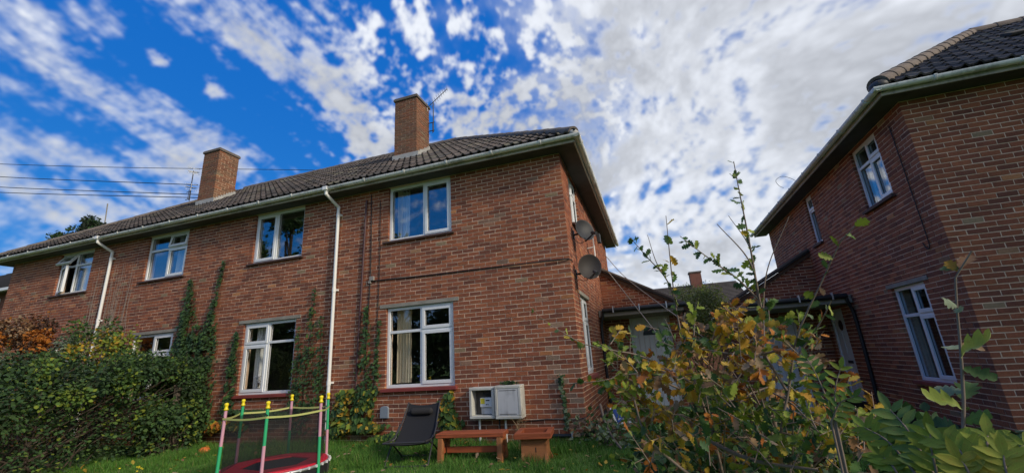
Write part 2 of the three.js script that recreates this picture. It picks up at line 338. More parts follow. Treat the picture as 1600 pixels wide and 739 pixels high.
// columns: [{ w: share, rows: [{ h: share, kind: 'fixed' | 'casement' | 'vent', open }] }] rows from the bottom
function windowPart(parent, pos, turn, w, h, columns, o = {}) {
  const g = sub('window', parent); g.position.copy(pos); g.rotation.y = turn;
  const zo = -0.045, zi = -0.115, t = 0.058, geos = [...ring(0, w, 0, h, t, zi, zo)];
  const glass = o.glass ?? M.glass;
  let x = t; const inner = w - 2 * t;
  columns.forEach((c, ci) => {
    const x1 = x + inner * c.w;
    const a = ci ? x + 0.028 : x, b = ci < columns.length - 1 ? x1 - 0.028 : x1;
    if (ci) geos.push(slab(x - 0.028, x + 0.028, t - 0.002, h - t + 0.002, zi + 0.002, zo - 0.003));
    let y = t; const ih = h - 2 * t;
    c.rows.forEach((r, ri) => {
      const y1 = y + ih * r.h, ya = ri ? y + 0.026 : y, yb = ri < c.rows.length - 1 ? y1 - 0.026 : y1;
      if (ri) geos.push(slab(a - 0.002, b + 0.002, y - 0.026, y + 0.026, zi + 0.003, zo - 0.005));
      if (r.kind === 'fixed') {
        for (const z of o.double ? [-0.085, -0.103] : [-0.085]) part('pane', paneGeo(a - 0.004, b + 0.004, ya - 0.004, yb + 0.004, z), glass, g);
        part('glazing_seal', ring(a - 0.001, b + 0.001, ya - 0.001, yb + 0.001, 0.007, -0.084, -0.072), M.seal, g);
      } else {
        const f = 0.05, e = 0.010;
        const hinge = sub('casement', g);
        const ax = r.kind === 'vent' ? (a + b) / 2 : (r.hinge === 'right' ? b : a), ay = r.kind === 'vent' ? yb : (ya + yb) / 2;
        hinge.position.set(ax, ay, zo); if (r.open) { if (r.kind === 'vent') hinge.rotation.x = -r.open; else hinge.rotation.y = (r.hinge === 'right' ? 1 : -1) * r.open; }
        const q = [a - e - ax, b + e - ax, ya - e - ay, yb + e - ay];
        part('casement_frame', ring(...q, f + e, -0.045, 0.014), M.upvc, hinge);
        const pg = paneGeo(q[0] + f + e - 0.004, q[1] - f - e + 0.004, q[2] + f + e - 0.004, q[3] - f - e + 0.004, -0.02);
        part('pane', pg, glass, hinge); if (o.double) part('pane', pg.clone().translate(0, 0, -0.018), glass, hinge);
        part('glazing_seal', ring(q[0] + f + e - 0.001, q[1] - f - e + 0.001, q[2] + f + e - 0.001, q[3] - f - e + 0.001, 0.007, -0.019, -0.006), M.seal, hinge);
        flatten(hinge, g);
      }
      y = y1;
    });
    x = x1;
  });
  part('frame', geos, M.upvc, g);
  return g;
}
function flatten(group, parent) {                   // keeps the depth at thing > part > sub-part
  group.updateMatrix(); for (const c of [...group.children]) { c.applyMatrix4(group.matrix); parent.add(c); } parent.remove(group);
}
function paneGeo(x0, x1, y0, y1, z) { const g = new THREE.PlaneGeometry(x1 - x0, y1 - y0); g.translate((x0 + x1) / 2, (y0 + y1) / 2, z); return g; }
const single = (kind, extra = {}) => ({ kind, h: 1, ...extra });
const LAY = {
  twoA: [{ w: 0.57, rows: [single('fixed')] }, { w: 0.43, rows: [single('casement', { hinge: 'right' })] }],
  twoB: [{ w: 0.43, rows: [single('casement', { hinge: 'left' })] }, { w: 0.57, rows: [single('fixed')] }],
  fourA: [{ w: 0.52, rows: [{ h: 0.70, kind: 'fixed' }, { h: 0.30, kind: 'fixed' }] }, { w: 0.48, rows: [{ h: 0.70, kind: 'casement', hinge: 'right' }, { h: 0.30, kind: 'vent' }] }],
  fourB: [{ w: 0.47, rows: [{ h: 0.70, kind: 'casement', hinge: 'left' }, { h: 0.30, kind: 'vent' }] }, { w: 0.53, rows: [{ h: 0.72, kind: 'fixed' }, { h: 0.28, kind: 'fixed' }] }],
  fourC: [{ w: 0.52, rows: [{ h: 0.68, kind: 'fixed' }, { h: 0.32, kind: 'fixed' }] }, { w: 0.48, rows: [{ h: 0.68, kind: 'casement', hinge: 'right' }, { h: 0.32, kind: 'vent', open: 0.16 }] }],
  fourD: [{ w: 0.47, rows: [{ h: 0.70, kind: 'casement', hinge: 'left', open: 0.30 }, { h: 0.30, kind: 'vent', open: 0.55 }] }, { w: 0.53, rows: [{ h: 0.70, kind: 'fixed' }, { h: 0.30, kind: 'fixed' }] }],
  slim: [{ w: 1, rows: [{ h: 0.70, kind: 'fixed' }, { h: 0.30, kind: 'vent' }] }],
};
// an enclosed room behind a window opening, and curtains hanging in it
function roomPart(parent, x0, x1, y0, y1, depth, openings) {
  const t = 0.06, zf = -0.26, g = [box(x0, x1, y0 - t, y0, zf - depth, zf), box(x0, x1, y1, y1 + t, zf - depth, zf), box(x0 - t, x0, y0 - t, y1 + t, zf - depth, zf), box(x1, x1 + t, y0 - t, y1 + t, zf - depth, zf), box(x0 - t, x1 + t, y0 - t, y1 + t, zf - depth - t, zf - depth)];
  return part('room', g, M.room, parent);
}
function curtainGeo(x0, x1, y0, y1, z, folds) {
  const N = folds * 6, pos = [], uv = [], idx = [], ph = rr(0, 6);
  for (let j = 0; j <= 4; j++) for (let i = 0; i <= N; i++) { const t = i / N, k = j / 4; pos.push(lerp(x0, x1, t) + 0.01 * Math.sin(k * 3 + i), lerp(y0, y1, k), z + 0.03 * Math.sin(t * folds * 6.28 + ph) + 0.008 * Math.sin(i * 1.7 + k * 2)); uv.push(t, k); }
  for (let j = 0; j < 4; j++) for (let i = 0; i < N; i++) { const a = j * (N + 1) + i; idx.push(a, a + 1, a + N + 2, a, a + N + 2, a + N + 1); }
  return flatGeo(pos, uv, null, idx);
}

// ------------------------------------------------------------------ the two houses
const LEN = 16.75, DEP = 7.8, EAVE = 5.06, SLOPE = 3.02 / 4.30, ANG = Math.atan(SLOPE), OV = 0.40;
function outline(pts, holes) { const s = new THREE.Shape(pts.map((p) => new THREE.Vector2(...p))); for (const [a, b, c, d] of holes) { const h = new THREE.Path(); h.moveTo(a, c); h.lineTo(b, c); h.lineTo(b, d); h.lineTo(a, d); h.closePath(); s.holes.push(h); } return s; }
const grow = (h) => h.map(([a, b, c, d]) => [a - 0.006, b + 0.006, c - 0.006, d + 0.006]);
function house(o) {
  const g = thing(o.name, o.label, 'house', [o.x, o.y, 0]), sx = o.sx, world = V(o.x, o.y, 0);
  // ---- front wall (u runs from the corner away from the gap between the houses), side wall (u runs to the back)
  const fFront = frame(V(0, 0, 0), V(sx, 0, 0), V(0, 0, 1)), fSide = frame(V(0, 0, 0), V(0, 0, -1), V(-sx, 0, 0));
  const wallTop = 4.95, REC = 0.004;
  const front = sub('front_wall', g), side = sub('side_wall', g);
  const cutsF = [...o.frontHoles, ...(o.frontLintels ?? [])], cutsS = [...o.sideHoles, ...(o.sideLintels ?? [])];
  layBricks(brickList(LEN, o.base, wallTop, cutsF, false, o.shift ?? 0), fFront, front, brickTone(o.tone, o.stain), o.singleFront, world);
  layBricks(brickList(DEP, o.base, wallTop, cutsS, true, o.shift ?? 0), fSide, side, brickTone(o.tone), o.singleSide, world);
  const mf = new THREE.ExtrudeGeometry(outline([[0.02 * 0, o.base - 0.5], [LEN, o.base - 0.5], [LEN, wallTop + 0.02], [0, wallTop + 0.02]], grow(o.frontHoles)), { depth: 0.24, bevelEnabled: false });
  mf.translate(0, 0, -0.24 - REC); mf.scale(sx, 1, 1); mf.translate(-sx * 0 + (sx < 0 ? -REC : REC), 0, 0); if (sx < 0) flipWinding(mf);
  part('mortar', metric(mf), M.mortar, front);
  const ms = new THREE.ExtrudeGeometry(outline([[0.26, o.base - 0.5], [DEP, o.base - 0.5], [DEP, wallTop + 0.02], [0.26, wallTop + 0.02]], grow(o.sideHoles)), { depth: 0.24, bevelEnabled: false });
  ms.translate(0, 0, -0.24 - REC); ms.rotateY(Math.PI / 2);    // x -> -z, z -> x
  if (sx > 0) { ms.scale(-1, 1, 1); flipWinding(ms); }
  part('mortar', metric(ms), M.mortar, side);
  part('rear_wall', [box(sx * 0.3, sx * LEN, o.base - 0.5, wallTop, -DEP, -DEP + 0.24), box(sx * (LEN - 0.24), sx * LEN, o.base - 0.5, wallTop, -DEP + 0.25, -0.26)], M.wallBack, g);
  // ---- eaves
  const e0 = -0.33, e1 = LEN + 0.33;                 // eaves run past the walls
  const soff = [box(sx * e0, sx * e1, 4.955, 4.975, 0.0, 0.32), box(sx * e0, 0, 4.955, 4.975, -DEP - 0.3, -0.001), box(sx * LEN, sx * e1, 4.955, 4.975, -DEP - 0.3, -0.001)];
  part('soffit', soff, M.soffit, g);
  part('fascia', [box(sx * (e0 - 0.022), sx * (e1 + 0.022), 4.94, 5.085, 0.32, 0.342), box(sx * (e0 - 0.022), sx * e0, 4.94, 5.085, -DEP - 0.3, 0.319), box(sx * e1, sx * (e1 + 0.022), 4.94, 5.085, -DEP - 0.3, 0.319)], M.fascia, g);
  const gutter = (a, b, out) => {                    // half-round channel from a to b
    const pts = []; for (let i = 0; i <= 10; i++) { const t = Math.PI * (1 + i / 10); pts.push([Math.cos(t) * 0.057, Math.sin(t) * 0.057]); } for (let i = 10; i >= 0; i--) { const t = Math.PI * (1 + i / 10); pts.push([Math.cos(t) * 0.052, Math.sin(t) * 0.052]); }
    const d = b.clone().sub(a), len = d.length(), geo = new THREE.ExtrudeGeometry(new THREE.Shape(pts.map((p) => new THREE.Vector2(...p))), { depth: len, bevelEnabled: false, curveSegments: 1 });
    const m = new THREE.Matrix4().makeBasis(out, V(0, 1, 0), d.clone().normalize()); m.setPosition(a); geo.applyMatrix4(m); if (out.clone().cross(V(0, 1, 0)).dot(d) < 0) flipWinding(geo);
    return metric(geo);
  };
  const gx = sx * (e0 - 0.082), gz = 0.402, gyy = 5.045;
  part('gutter', gutter(V(gx - sx * 0.057, gyy, gz), V(sx * (e1 + 0.1), gyy - 0.02, gz), V(0, 0, 1)), o.gutterMat, g);
  part('gutter', gutter(V(gx, gyy, gz + 0.04), V(gx, gyy, -DEP - 0.36), V(-sx, 0, 0)), o.gutterMat, g);
  const clip = (p, alongX) => {                      // bracket or union band round the channel
    const t = new THREE.TorusGeometry(0.0595, 0.006, 5, 14, Math.PI); t.rotateZ(Math.PI); const band = []; for (let i = -1; i <= 1; i++) band.push(clean(t.clone().translate(0, 0, i * 0.012)));
    const b = merge([...band, box(-0.066, -0.05, -0.004, 0.012, -0.02, 0.02), box(0.05, 0.066, -0.004, 0.012, -0.02, 0.02)]); if (alongX) b.rotateY(Math.PI / 2); b.translate(p.x, p.y, p.z); return b;
  };
  for (let u = 0.25; u < LEN; u += 0.93) part('gutter_bracket', clip(V(sx * u, gyy - 0.004, gz), true), o.gutterMat, g);
  for (let z = 0.1; z > -DEP; z -= 0.95) part('gutter_bracket', clip(V(gx, gyy - 0.004, z), false), o.gutterMat, g);
  // ---- roof: deck, tiles on the slope that faces the garden, hip and ridge caps
  const roof = sub('roof', g);
  const zE = 0.40, yE = 5.085, cosA = Math.cos(ANG), sinA = Math.sin(ANG), run = zE + DEP / 2, sMax = run / cosA, yR = yE + run * SLOPE;
  const A = [V(sx * -OV, yE, zE), V(sx * (LEN + OV), yE, zE), V(sx * (LEN + OV), yE, -DEP - OV), V(sx * -OV, yE, -DEP - OV), V(sx * (run - OV), yR, -DEP / 2), V(sx * (LEN + OV - run), yR, -DEP / 2)];
  const deckPos = []; for (const [a, b, c] of [[0, 1, 5], [0, 5, 4], [3, 0, 4], [1, 2, 5], [2, 3, 4], [2, 4, 5], [0, 2, 1], [0, 3, 2]]) for (const k of [a, b, c]) deckPos.push(A[k].x, A[k].y - 0.012, A[k].z);
  part('roof_deck', flatGeo(deckPos, new Array(deckPos.length / 3 * 2).fill(0)), M.deck, roof);
  const toW = (u, s, h) => V(sx * u, yE + s * sinA + h * cosA, zE - s * cosA + h * sinA), lim = (s) => [-OV + s * cosA, LEN + OV - s * cosA];
  const W = o.tileW, E = 0.335, list = [];
  for (let i = 0; i * E < sMax - 0.1; i++) for (let u = -OV; u < LEN + OV; u += W) {
    const s0 = i * E - 0.03, s1 = Math.min(s0 + E + 0.06, sMax), [l, r] = lim(s0 + 0.02); if (u + W < l + 0.03 || u > r - 0.03) continue;
    const c = toW(u + W / 2, s0 + E / 2, 0).add(world), n = c.clone().project(camera);
    list.push({ u, s0, s1, d: (Math.abs(n.x) < 0.99 && Math.abs(n.y) < 0.99 && n.z < 1 ? 0 : 1000) + c.distanceTo(camera.position) });
  }
  list.sort((a, b) => a.d - b.d); const rest = bag();
  list.forEach((t, i) => { const f = rr(0.72, 1.3), moss = rnd() < 0.10 ? rr(0.2, 0.6) : 0, base = pick(tileTones), c = [lerp(base[0] * f, 0.16, moss), lerp(base[1] * f, 0.15, moss), lerp(base[2] * f, 0.10, moss)]; if (i < o.singleTiles) { const b = bag(); tileInto(b, toW, t.u, W, t.s0, t.s1, lim, c); part('roof_tile', bagGeo(b), M.tile, roof); } else tileInto(rest, toW, t.u, W, t.s0, t.s1, lim, c); });
  part('roof_tiles', bagGeo(rest), M.tile, roof).userData.kind = 'stuff';
  const capLine = (a, b, r, mat, len = 0.44) => {    // half-round cap tiles laid end to end
    const d = b.clone().sub(a), L = d.length(), n = Math.floor(L / len), dir = d.clone().normalize(), x = dir.clone().cross(V(0, 1, 0)).normalize(), y = x.clone().cross(dir);
    for (let i = 0; i < n; i++) {
      const geo = new THREE.CylinderGeometry(r * 0.97, r * 1.05, len + 0.02, 12, 1, true, -Math.PI / 2 - 0.25, Math.PI + 0.5).rotateX(-Math.PI / 2), end = new THREE.RingGeometry(r * 0.72, r * 1.05, 12, 1, -0.2, Math.PI + 0.4).translate(0, 0, len / 2 + 0.01);
      const gg = merge([metric(geo), metric(end)]); gg.rotateY(Math.PI);
      const m = new THREE.Matrix4().makeBasis(x.clone().negate(), y, dir.clone()); m.setPosition(a.clone().addScaledVector(dir, (i + 0.5) * len).add(V(0, rr(-0.004, 0.004), 0))); gg.applyMatrix4(m);
      part('cap_tile', gg, mat, roof);
    }
  };
  const lift = V(0, -0.005, 0), end0 = A[0].clone().lerp(A[4], 0.012);
  capLine(end0.add(lift), A[4].clone().add(lift), o.capR, o.capMat); capLine(A[4].clone().add(lift), A[5].clone().add(lift), o.capR, o.capMat); capLine(A[1].clone().add(lift), A[5].clone().add(lift), o.capR, o.capMat);
  const plug = new THREE.SphereGeometry(o.capR * 0.95, 12, 8).scale(1, 0.8, 1).translate(end0.x, end0.y - 0.03, end0.z); part('hip_end_mortar', metric(plug), o.plugMat ?? M.lead, roof);
  return { g, sx, toW, front, side, roof };
}
function flipWinding(geo) { geo = geo.index ? geo : geo; const p = geo.attributes.position, n = geo.attributes.normal, uv = geo.attributes.uv; for (let i = 0; i < p.count; i += 3) for (const a of [p, n, uv]) for (let k = 0; k < a.itemSize; k++) { const A = a.array, o1 = (i + 1) * a.itemSize + k, o2 = (i + 2) * a.itemSize + k, t = A[o1]; A[o1] = A[o2]; A[o2] = t; } geo.computeVertexNormals(); }
function lintel(parent, x0, x1, y0, y1, turn = 0, pos = V(0, 0, 0)) { const m = part('lintel', box(x0, x1, y0, y1, -0.1, 0.014, 0.006), M.concrete, parent); m.rotation.y = turn; m.position.copy(pos); return m; }

// ---------- main house: a two-storey brick terrace seen along its garden front
const winX = [-3.67, -7.30, -10.90, -14.50], WW = 1.43, UP = [3.765, 4.94], LO = [0.945, 2.42];
const toU = ([a, b, c, d]) => [-b, -a, c, d];
const quoin = (u, v) => (u < 0.5 && v < 2.6 && rnd() < 0.34 * smooth(2.7, 0.4, v) + 0.05 ? rr(0.35, 0.85) : (u > 1.2 && u < 2.2 && v > 3.7 && v < 4.2 && rnd() < 0.14 ? rr(0.3, 0.6) : (rnd() < 0.012 ? rr(0.2, 0.6) : 0)));
const mainH = house({
  name: 'brick_house', label: 'long two-storey red brick house with two chimneys, satellite dishes and climbing ivy', x: 0, y: 0, sx: -1, base: -0.15, shift: 0,
  frontHoles: winX.flatMap((x) => [[x, x + WW, ...UP], [x, x + WW, ...LO]]).map(toU),
  frontLintels: winX.map((x) => [x - 0.15, x + WW + 0.12, 2.42, 2.495]).map(toU),
  sideHoles: [[0.72, 1.72, 3.80, 4.93], [0.72, 1.72, 0.97, 2.40]], sideLintels: [[0.6, 1.84, 2.40, 2.475]],
  singleFront: 300, singleSide: 40, tone: 1.0, stain: quoin, gutterMat: M.gutter, tileW: 0.33, singleTiles: 300, capR: 0.105, capMat: M.cap, tileTone: 1,
});
{
  const g = mainH.g, lay = { up: [LAY.twoA, LAY.twoB, LAY.fourC, LAY.fourD], lo: [LAY.fourA, LAY.fourB, LAY.fourA, LAY.fourB] };
  winX.forEach((x, i) => {
    windowPart(g, V(x, UP[0], 0), 0, WW, UP[1] - UP[0], lay.up[i], { glass: M.glassCoated, double: true });
    windowPart(g, V(x, LO[0], 0), 0, WW, LO[1] - LO[0], lay.lo[i]);
    part('sill', box(x - 0.10, x + WW + 0.06, UP[0] - 0.042, UP[0] - 0.002, -0.12, 0.055, 0.004), M.sillTile, g);
    part('sill', box(x - 0.06, x + WW + 0.05, LO[0] - 0.062, LO[0] - 0.002, -0.12, 0.065, 0.006), i < 2 ? M.sillRed : M.sillTile, g);
    lintel(g, x - 0.15, x + WW + 0.12, 2.422, 2.494);
    const cx = x + WW / 2; roomPart(g, cx - 1.7, cx + 1.7, 0.1, 2.46, 3.4); roomPart(g, cx - 1.7, cx + 1.7, 2.7, 4.945, 3.4);
  });
  // curtains
  part('curtain', curtainGeo(-3.60, -3.28, 1.02, 2.40, -0.30, 5), M.curtain, g);
  part('curtain', curtainGeo(-3.60, -3.50, 3.78, 4.93, -0.24, 2), M.curtain, g);
  part('curtain', curtainGeo(-3.50, -3.34, 3.78, 4.93, -0.30, 2), M.netCurtain, g);
  part('curtain', curtainGeo(-7.22, -7.04, 1.02, 2.40, -0.30, 3), M.netCurtain, g);
  part('curtain', curtainGeo(-10.1, -9.55, 3.78, 4.93, -0.24, 6), M.netCurtain, g);
  part('curtain', curtainGeo(-14.0, -13.2, 3.78, 4.93, -0.30, 8), M.netCurtain, g);
  // side windows
  windowPart(g, V(0, 3.80, -0.72), Math.PI / 2, 1.0, 1.13, LAY.fourA); windowPart(g, V(0, 0.97, -0.72), Math.PI / 2, 1.0, 1.43, LAY.fourA);
  part('sill', box(-0.12, 0.055, 3.757, 3.797, -1.76, -0.68, 0.004), M.sillTile, g); part('sill', box(-0.12, 0.06, 0.905, 0.967, -1.77, -0.67, 0.006), M.sillRed, g);
  part('lintel', box(-0.1, 0.014, 2.402, 2.474, -1.84, -0.6, 0.006), M.concrete, g);
  part('room', [box(-1.45, -0.27, 0.05, 0.1, -2.4, -0.5), box(-1.5, -1.45, 0.1, 2.5, -2.4, -0.5), box(-1.45, -0.27, 2.5, 2.56, -2.4, -0.5), box(-1.45, -0.27, 0.1, 2.5, -2.46, -2.4)], M.room, g);
  part('room', [box(-1.2, -0.27, 2.75, 2.8, -2.4, -0.5), box(-1.25, -1.2, 2.8, 4.94, -2.4, -0.5), box(-1.2, -0.27, 2.8, 4.94, -2.46, -2.4)], M.room, g);
  // white downpipes with a swan neck under the gutter
  const down = (x) => { const d = sub('downpipe', g);
    const k1 = V(x - 0.02, 4.90, 0.40), k2 = V(x + 0.035, 4.70, 0.07), ball = (p) => clean(new THREE.SphereGeometry(0.036, 12, 8).translate(p.x, p.y, p.z));
    part('pipe', [tube([V(x - 0.02, 5.03, 0.40), k1], 0.034, 12), ball(k1), tube([k1, k2], 0.034, 12), ball(k2), tube([k2, V(x + 0.035, 4.5, 0.07)], 0.034, 12), cyl(0.034, 0.034, 4.5, x + 0.035, 2.26, 0.07)], M.whitePipe, d);
    part('outlet', [cyl(0.047, 0.042, 0.09, x - 0.02, 4.99, 0.40), box(x - 0.08, x + 0.04, 4.975, 5.06, 0.335, 0.47, 0.01)], M.whitePipe, d);
    for (const y of [4.52, 2.9, 1.1]) part('pipe_collar', [cyl(0.04, 0.04, 0.09, x + 0.035, y, 0.07), box(x - 0.03, x + 0.10, y - 0.018, y + 0.018, 0.0, 0.05, 0.004)], M.whitePipe, d); };
  down(-4.92); down(-12.2);
  // brown waste pipes and brackets in the bay beside the downpipe
  part('waste_pipe', [tube([V(-4.20, 4.75, 0.03), V(-4.24, 3, 0.03), V(-4.28, 1.4, 0.03), V(-4.29, 0.2, 0.03)], 0.021, 8)], M.pipeBrown, g);
  // chimneys
  for (const [x0, x1] of [[-4.572, -3.91], [-11.622, -10.96]]) {
    const c = sub('chimney', g), z1 = -1.5, z0 = -2.162, yb = 6.1, yt = 8.20, cut = [], col = bag();
    const tone = brickTone(0.85, (u, v) => rr(0.25, 0.7), [0.185, 0.125, 0.075]);
    for (const [o, U, N, len, half] of [[V(x1, yb, z1), V(-1, 0, 0), V(0, 0, 1), x1 - x0, false], [V(x1, yb, z1), V(0, 0, -1), V(1, 0, 0), z1 - z0, true], [V(x0, yb, z1), V(0, 0, -1), V(-1, 0, 0), z1 - z0, true], [V(x1, yb, z0), V(-1, 0, 0), V(0, 0, -1), x1 - x0, false]]) { const fr = frame(o, U, N); for (const p of brickList(len, 0, yt - yb, cut, half)) brickBox(col, fr, ...p, 0.1, tone(p[0], p[2], 0)); }
    const m = part('brick_courses', bagGeo(col), M.brick, c); m.userData.kind = 'stuff';
    part('mortar', box(x0 + 0.008, x1 - 0.008, yb - 0.3, yt, z0 + 0.008, z1 - 0.008), M.mortar, c);
    part('chimney_cap', [box(x0 - 0.035, x1 + 0.035, yt, yt + 0.075, z0 - 0.035, z1 + 0.035, 0.012), box(x0 - 0.015, x1 + 0.015, yt + 0.075, yt + 0.1, z0 - 0.015, z1 + 0.015, 0.01)], M.cap, c);
    part('chimney_vent', cyl(0.07, 0.08, 0.07, x0 + 0.42, yt + 0.13, z1 - 0.2), M.cap, c);
    // stepped lead flashing
    const yRoof = (z) => 5.085 + (0.40 - z) * SLOPE + 0.05, fl = [box(x0 - 0.05, x1 + 0.05, yRoof(z1) - 0.04, yRoof(z1) + 0.12, z1, z1 + 0.014, 0.003)];
    const ap = box(x0 - 0.08, x1 + 0.1, -0.006, 0.006, 0, 0.17); ap.rotateX(ANG); ap.translate(0, yRoof(z1) - 0.02, z1); fl.push(ap);
    for (let k = 0; k < 9; k++) { const za = z1 - k * 0.076, y = yRoof(za - 0.03); fl.push(box(x1, x1 + 0.014, y - 0.1, y + 0.105 + rr(0, 0.025), za - 0.078, za, 0.003)); }
    const sd = box(x1, x1 + 0.12, -0.004, 0.006, -0.74, 0); sd.rotateX(ANG); sd.translate(0, yRoof(z1) - 0.005, z1); fl.push(sd);
    part('flashing', fl, M.lead, c);
  }
  // lean-to store at the back of the side wall, with a porch canopy
  leanTo(g, 1, { zf: -4.6, w: 1.97, top: 3.50, low: 2.38, canopy: 2.34, canopyZ: -3.3, doorX: [0.68, 1.59], doorTop: 2.12, base: -0.4, tone: 1.0 });
}
function leanTo(g, dir, o) {                        // dir: the side on which it stands
  const l = sub('lean_to', g), X = (u) => dir * u, line = (u) => lerp(o.top, o.low, u / o.w);
  const fr = frame(V(X(o.w), 0, o.zf), V(-dir, 0, 0), V(0, 0, 1)), list = brickList(o.w - 0.01, o.base, 3.75, [[o.w - o.doorX[1] - 0.05, o.w - o.doorX[0] + 0.05, -1, o.doorTop + 0.05]], false, 1, (p) => (p[2] + p[3]) / 2 < line(o.w - (p[0] + p[1]) / 2) - 0.02);
  layBricks(list.map((p) => { const t = line(o.w - p[0]) - 0.01; return [p[0], p[1], p[2], Math.max(p[2] + 0.01, Math.min(p[3], t))]; }), fr, l, brickTone(o.tone), 30, V(g.position.x, g.position.y, 0));
  const fs = frame(V(X(o.w), 0, o.zf), V(0, 0, -1), V(dir, 0, 0)); layBricks(brickList(3.2, o.base, o.low - 0.05, [], true, 1), fs, l, brickTone(o.tone));
  const sh = new THREE.Shape([[0.005, o.base - 0.4], [o.w - 0.008, o.base - 0.4], [o.w - 0.008, o.low - 0.01], [0.005, o.top - 0.01]].map((p) => new THREE.Vector2(X(p[0]), p[1])));
  const hole = new THREE.Path([[o.doorX[0] - 0.05, o.base - 0.3], [o.doorX[1] + 0.05, o.base - 0.3], [o.doorX[1] + 0.05, o.doorTop + 0.05], [o.doorX[0] - 0.05, o.doorTop + 0.05]].map((p) => new THREE.Vector2(X(p[0]), p[1]))); sh.holes.push(hole);
  part('mortar', metric(new THREE.ExtrudeGeometry(sh, { depth: 0.2, bevelEnabled: false }).translate(0, 0, o.zf - 0.208)), M.mortar, l);
  part('wall_backing', [box(X(o.w - 0.25), X(o.w - 0.01), o.base - 0.4, o.low - 0.03, o.zf - 3.2, o.zf - 0.21), box(X(0.01), X(o.w - 0.26), o.base - 0.4, o.low, o.zf - 3.2, o.zf - 3.0)], M.mortar, l);
  const a = Math.atan2(o.top - o.low, o.w), len = Math.hypot(o.w + 0.18, (o.top - o.low) * (o.w + 0.18) / o.w);
  const rf = (y0, y1, z0, z1, m, n) => { const b = box(0, len, y0, y1, z0, z1, 0.004); b.rotateZ(-a); if (dir < 0) { b.scale(-1, 1, 1); flipWinding(b); } b.translate(0, o.top, 0); return part(n, b, m, l); };
  rf(0.005, 0.05, o.zf - 3.3, o.zf + 0.10, M.deck, 'roof_slab'); rf(-0.09, 0.0, o.zf + 0.03, o.zf + 0.055, M.woodDark, 'verge_board'); rf(0.052, 0.10, o.zf - 0.12, o.zf + 0.12, M.cap, 'verge_tiles');
  // door in the front wall
  const d = sub('store_door', l), [d0, d1] = o.doorX, zb = o.zf - 0.10;
  part('door_frame', [box(X(d0 - 0.05), X(d0), o.base, o.doorTop + 0.05, zb - 0.06, zb + 0.03, 0.004), box(X(d1), X(d1 + 0.05), o.base, o.doorTop + 0.05, zb - 0.06, zb + 0.03, 0.004), box(X(d0), X(d1), o.doorTop, o.doorTop + 0.05, zb - 0.06, zb + 0.028, 0.004)], M.doorWhite, d);
  const n = 7, bw = (d1 - d0 - 0.01) / n; for (let k = 0; k < n; k++) part('door_board', box(X(d0 + 0.005 + k * bw + 0.003), X(d0 + 0.005 + (k + 1) * bw - 0.003), o.base, o.doorTop - 0.004, zb - 0.04, zb - rr(0.001, 0.004), 0.005), M.doorWhite, d);
  const fan = new THREE.CircleGeometry(0.2, 16, 0, Math.PI); fan.translate(X((d0 + d1) / 2), o.doorTop - 0.42, zb + 0.006); part('fan_light', metric(fan), M.doorGlass, d);
  part('door_handle', [cyl(0.012, 0.012, 0.12, X(d0 + 0.1), 1.0 + o.base * 0.5, zb + 0.04), box(X(d0 + 0.08), X(d0 + 0.12), 0.9 + o.base * 0.5, 1.1 + o.base * 0.5, zb, zb + 0.02, 0.004)], M.darkMetal, d);
  // canopy with a black gutter along its front
  const c = sub('porch_canopy', l);
  part('canopy_slab', box(X(0.008), X(o.w - 0.05), o.canopy - 0.19, o.canopy - 0.03, o.zf + 0.008, o.canopyZ, 0.01), M.concrete, c);
  part('canopy_gutter', [tube([V(X(0.1), o.canopy - 0.05, o.canopyZ + 0.05), V(X(o.w), o.canopy - 0.06, o.canopyZ + 0.05)], 0.055, 10, 2), box(X(0.1), X(o.w), o.canopy - 0.05, o.canopy, o.canopyZ - 0.05, o.canopyZ + 0.07, 0.005)], M.black, c);
  for (const u of [0.35, 0.95, 1.55]) part('gutter_clip', box(X(u), X(u + 0.025), o.canopy - 0.115, o.canopy + 0.035, o.canopyZ + 0.04, o.canopyZ + 0.115, 0.004), M.steel, c);
  part('porch_downpipe', tube([V(X(0.12), o.canopy - 0.06, o.canopyZ + 0.05), V(X(0.1), o.canopy - 0.2, o.canopyZ + 0.03), V(X(0.055), o.canopy - 0.32, o.canopyZ), V(X(0.055), o.base, o.canopyZ)], 0.034, 10, 24), M.black, c);
}

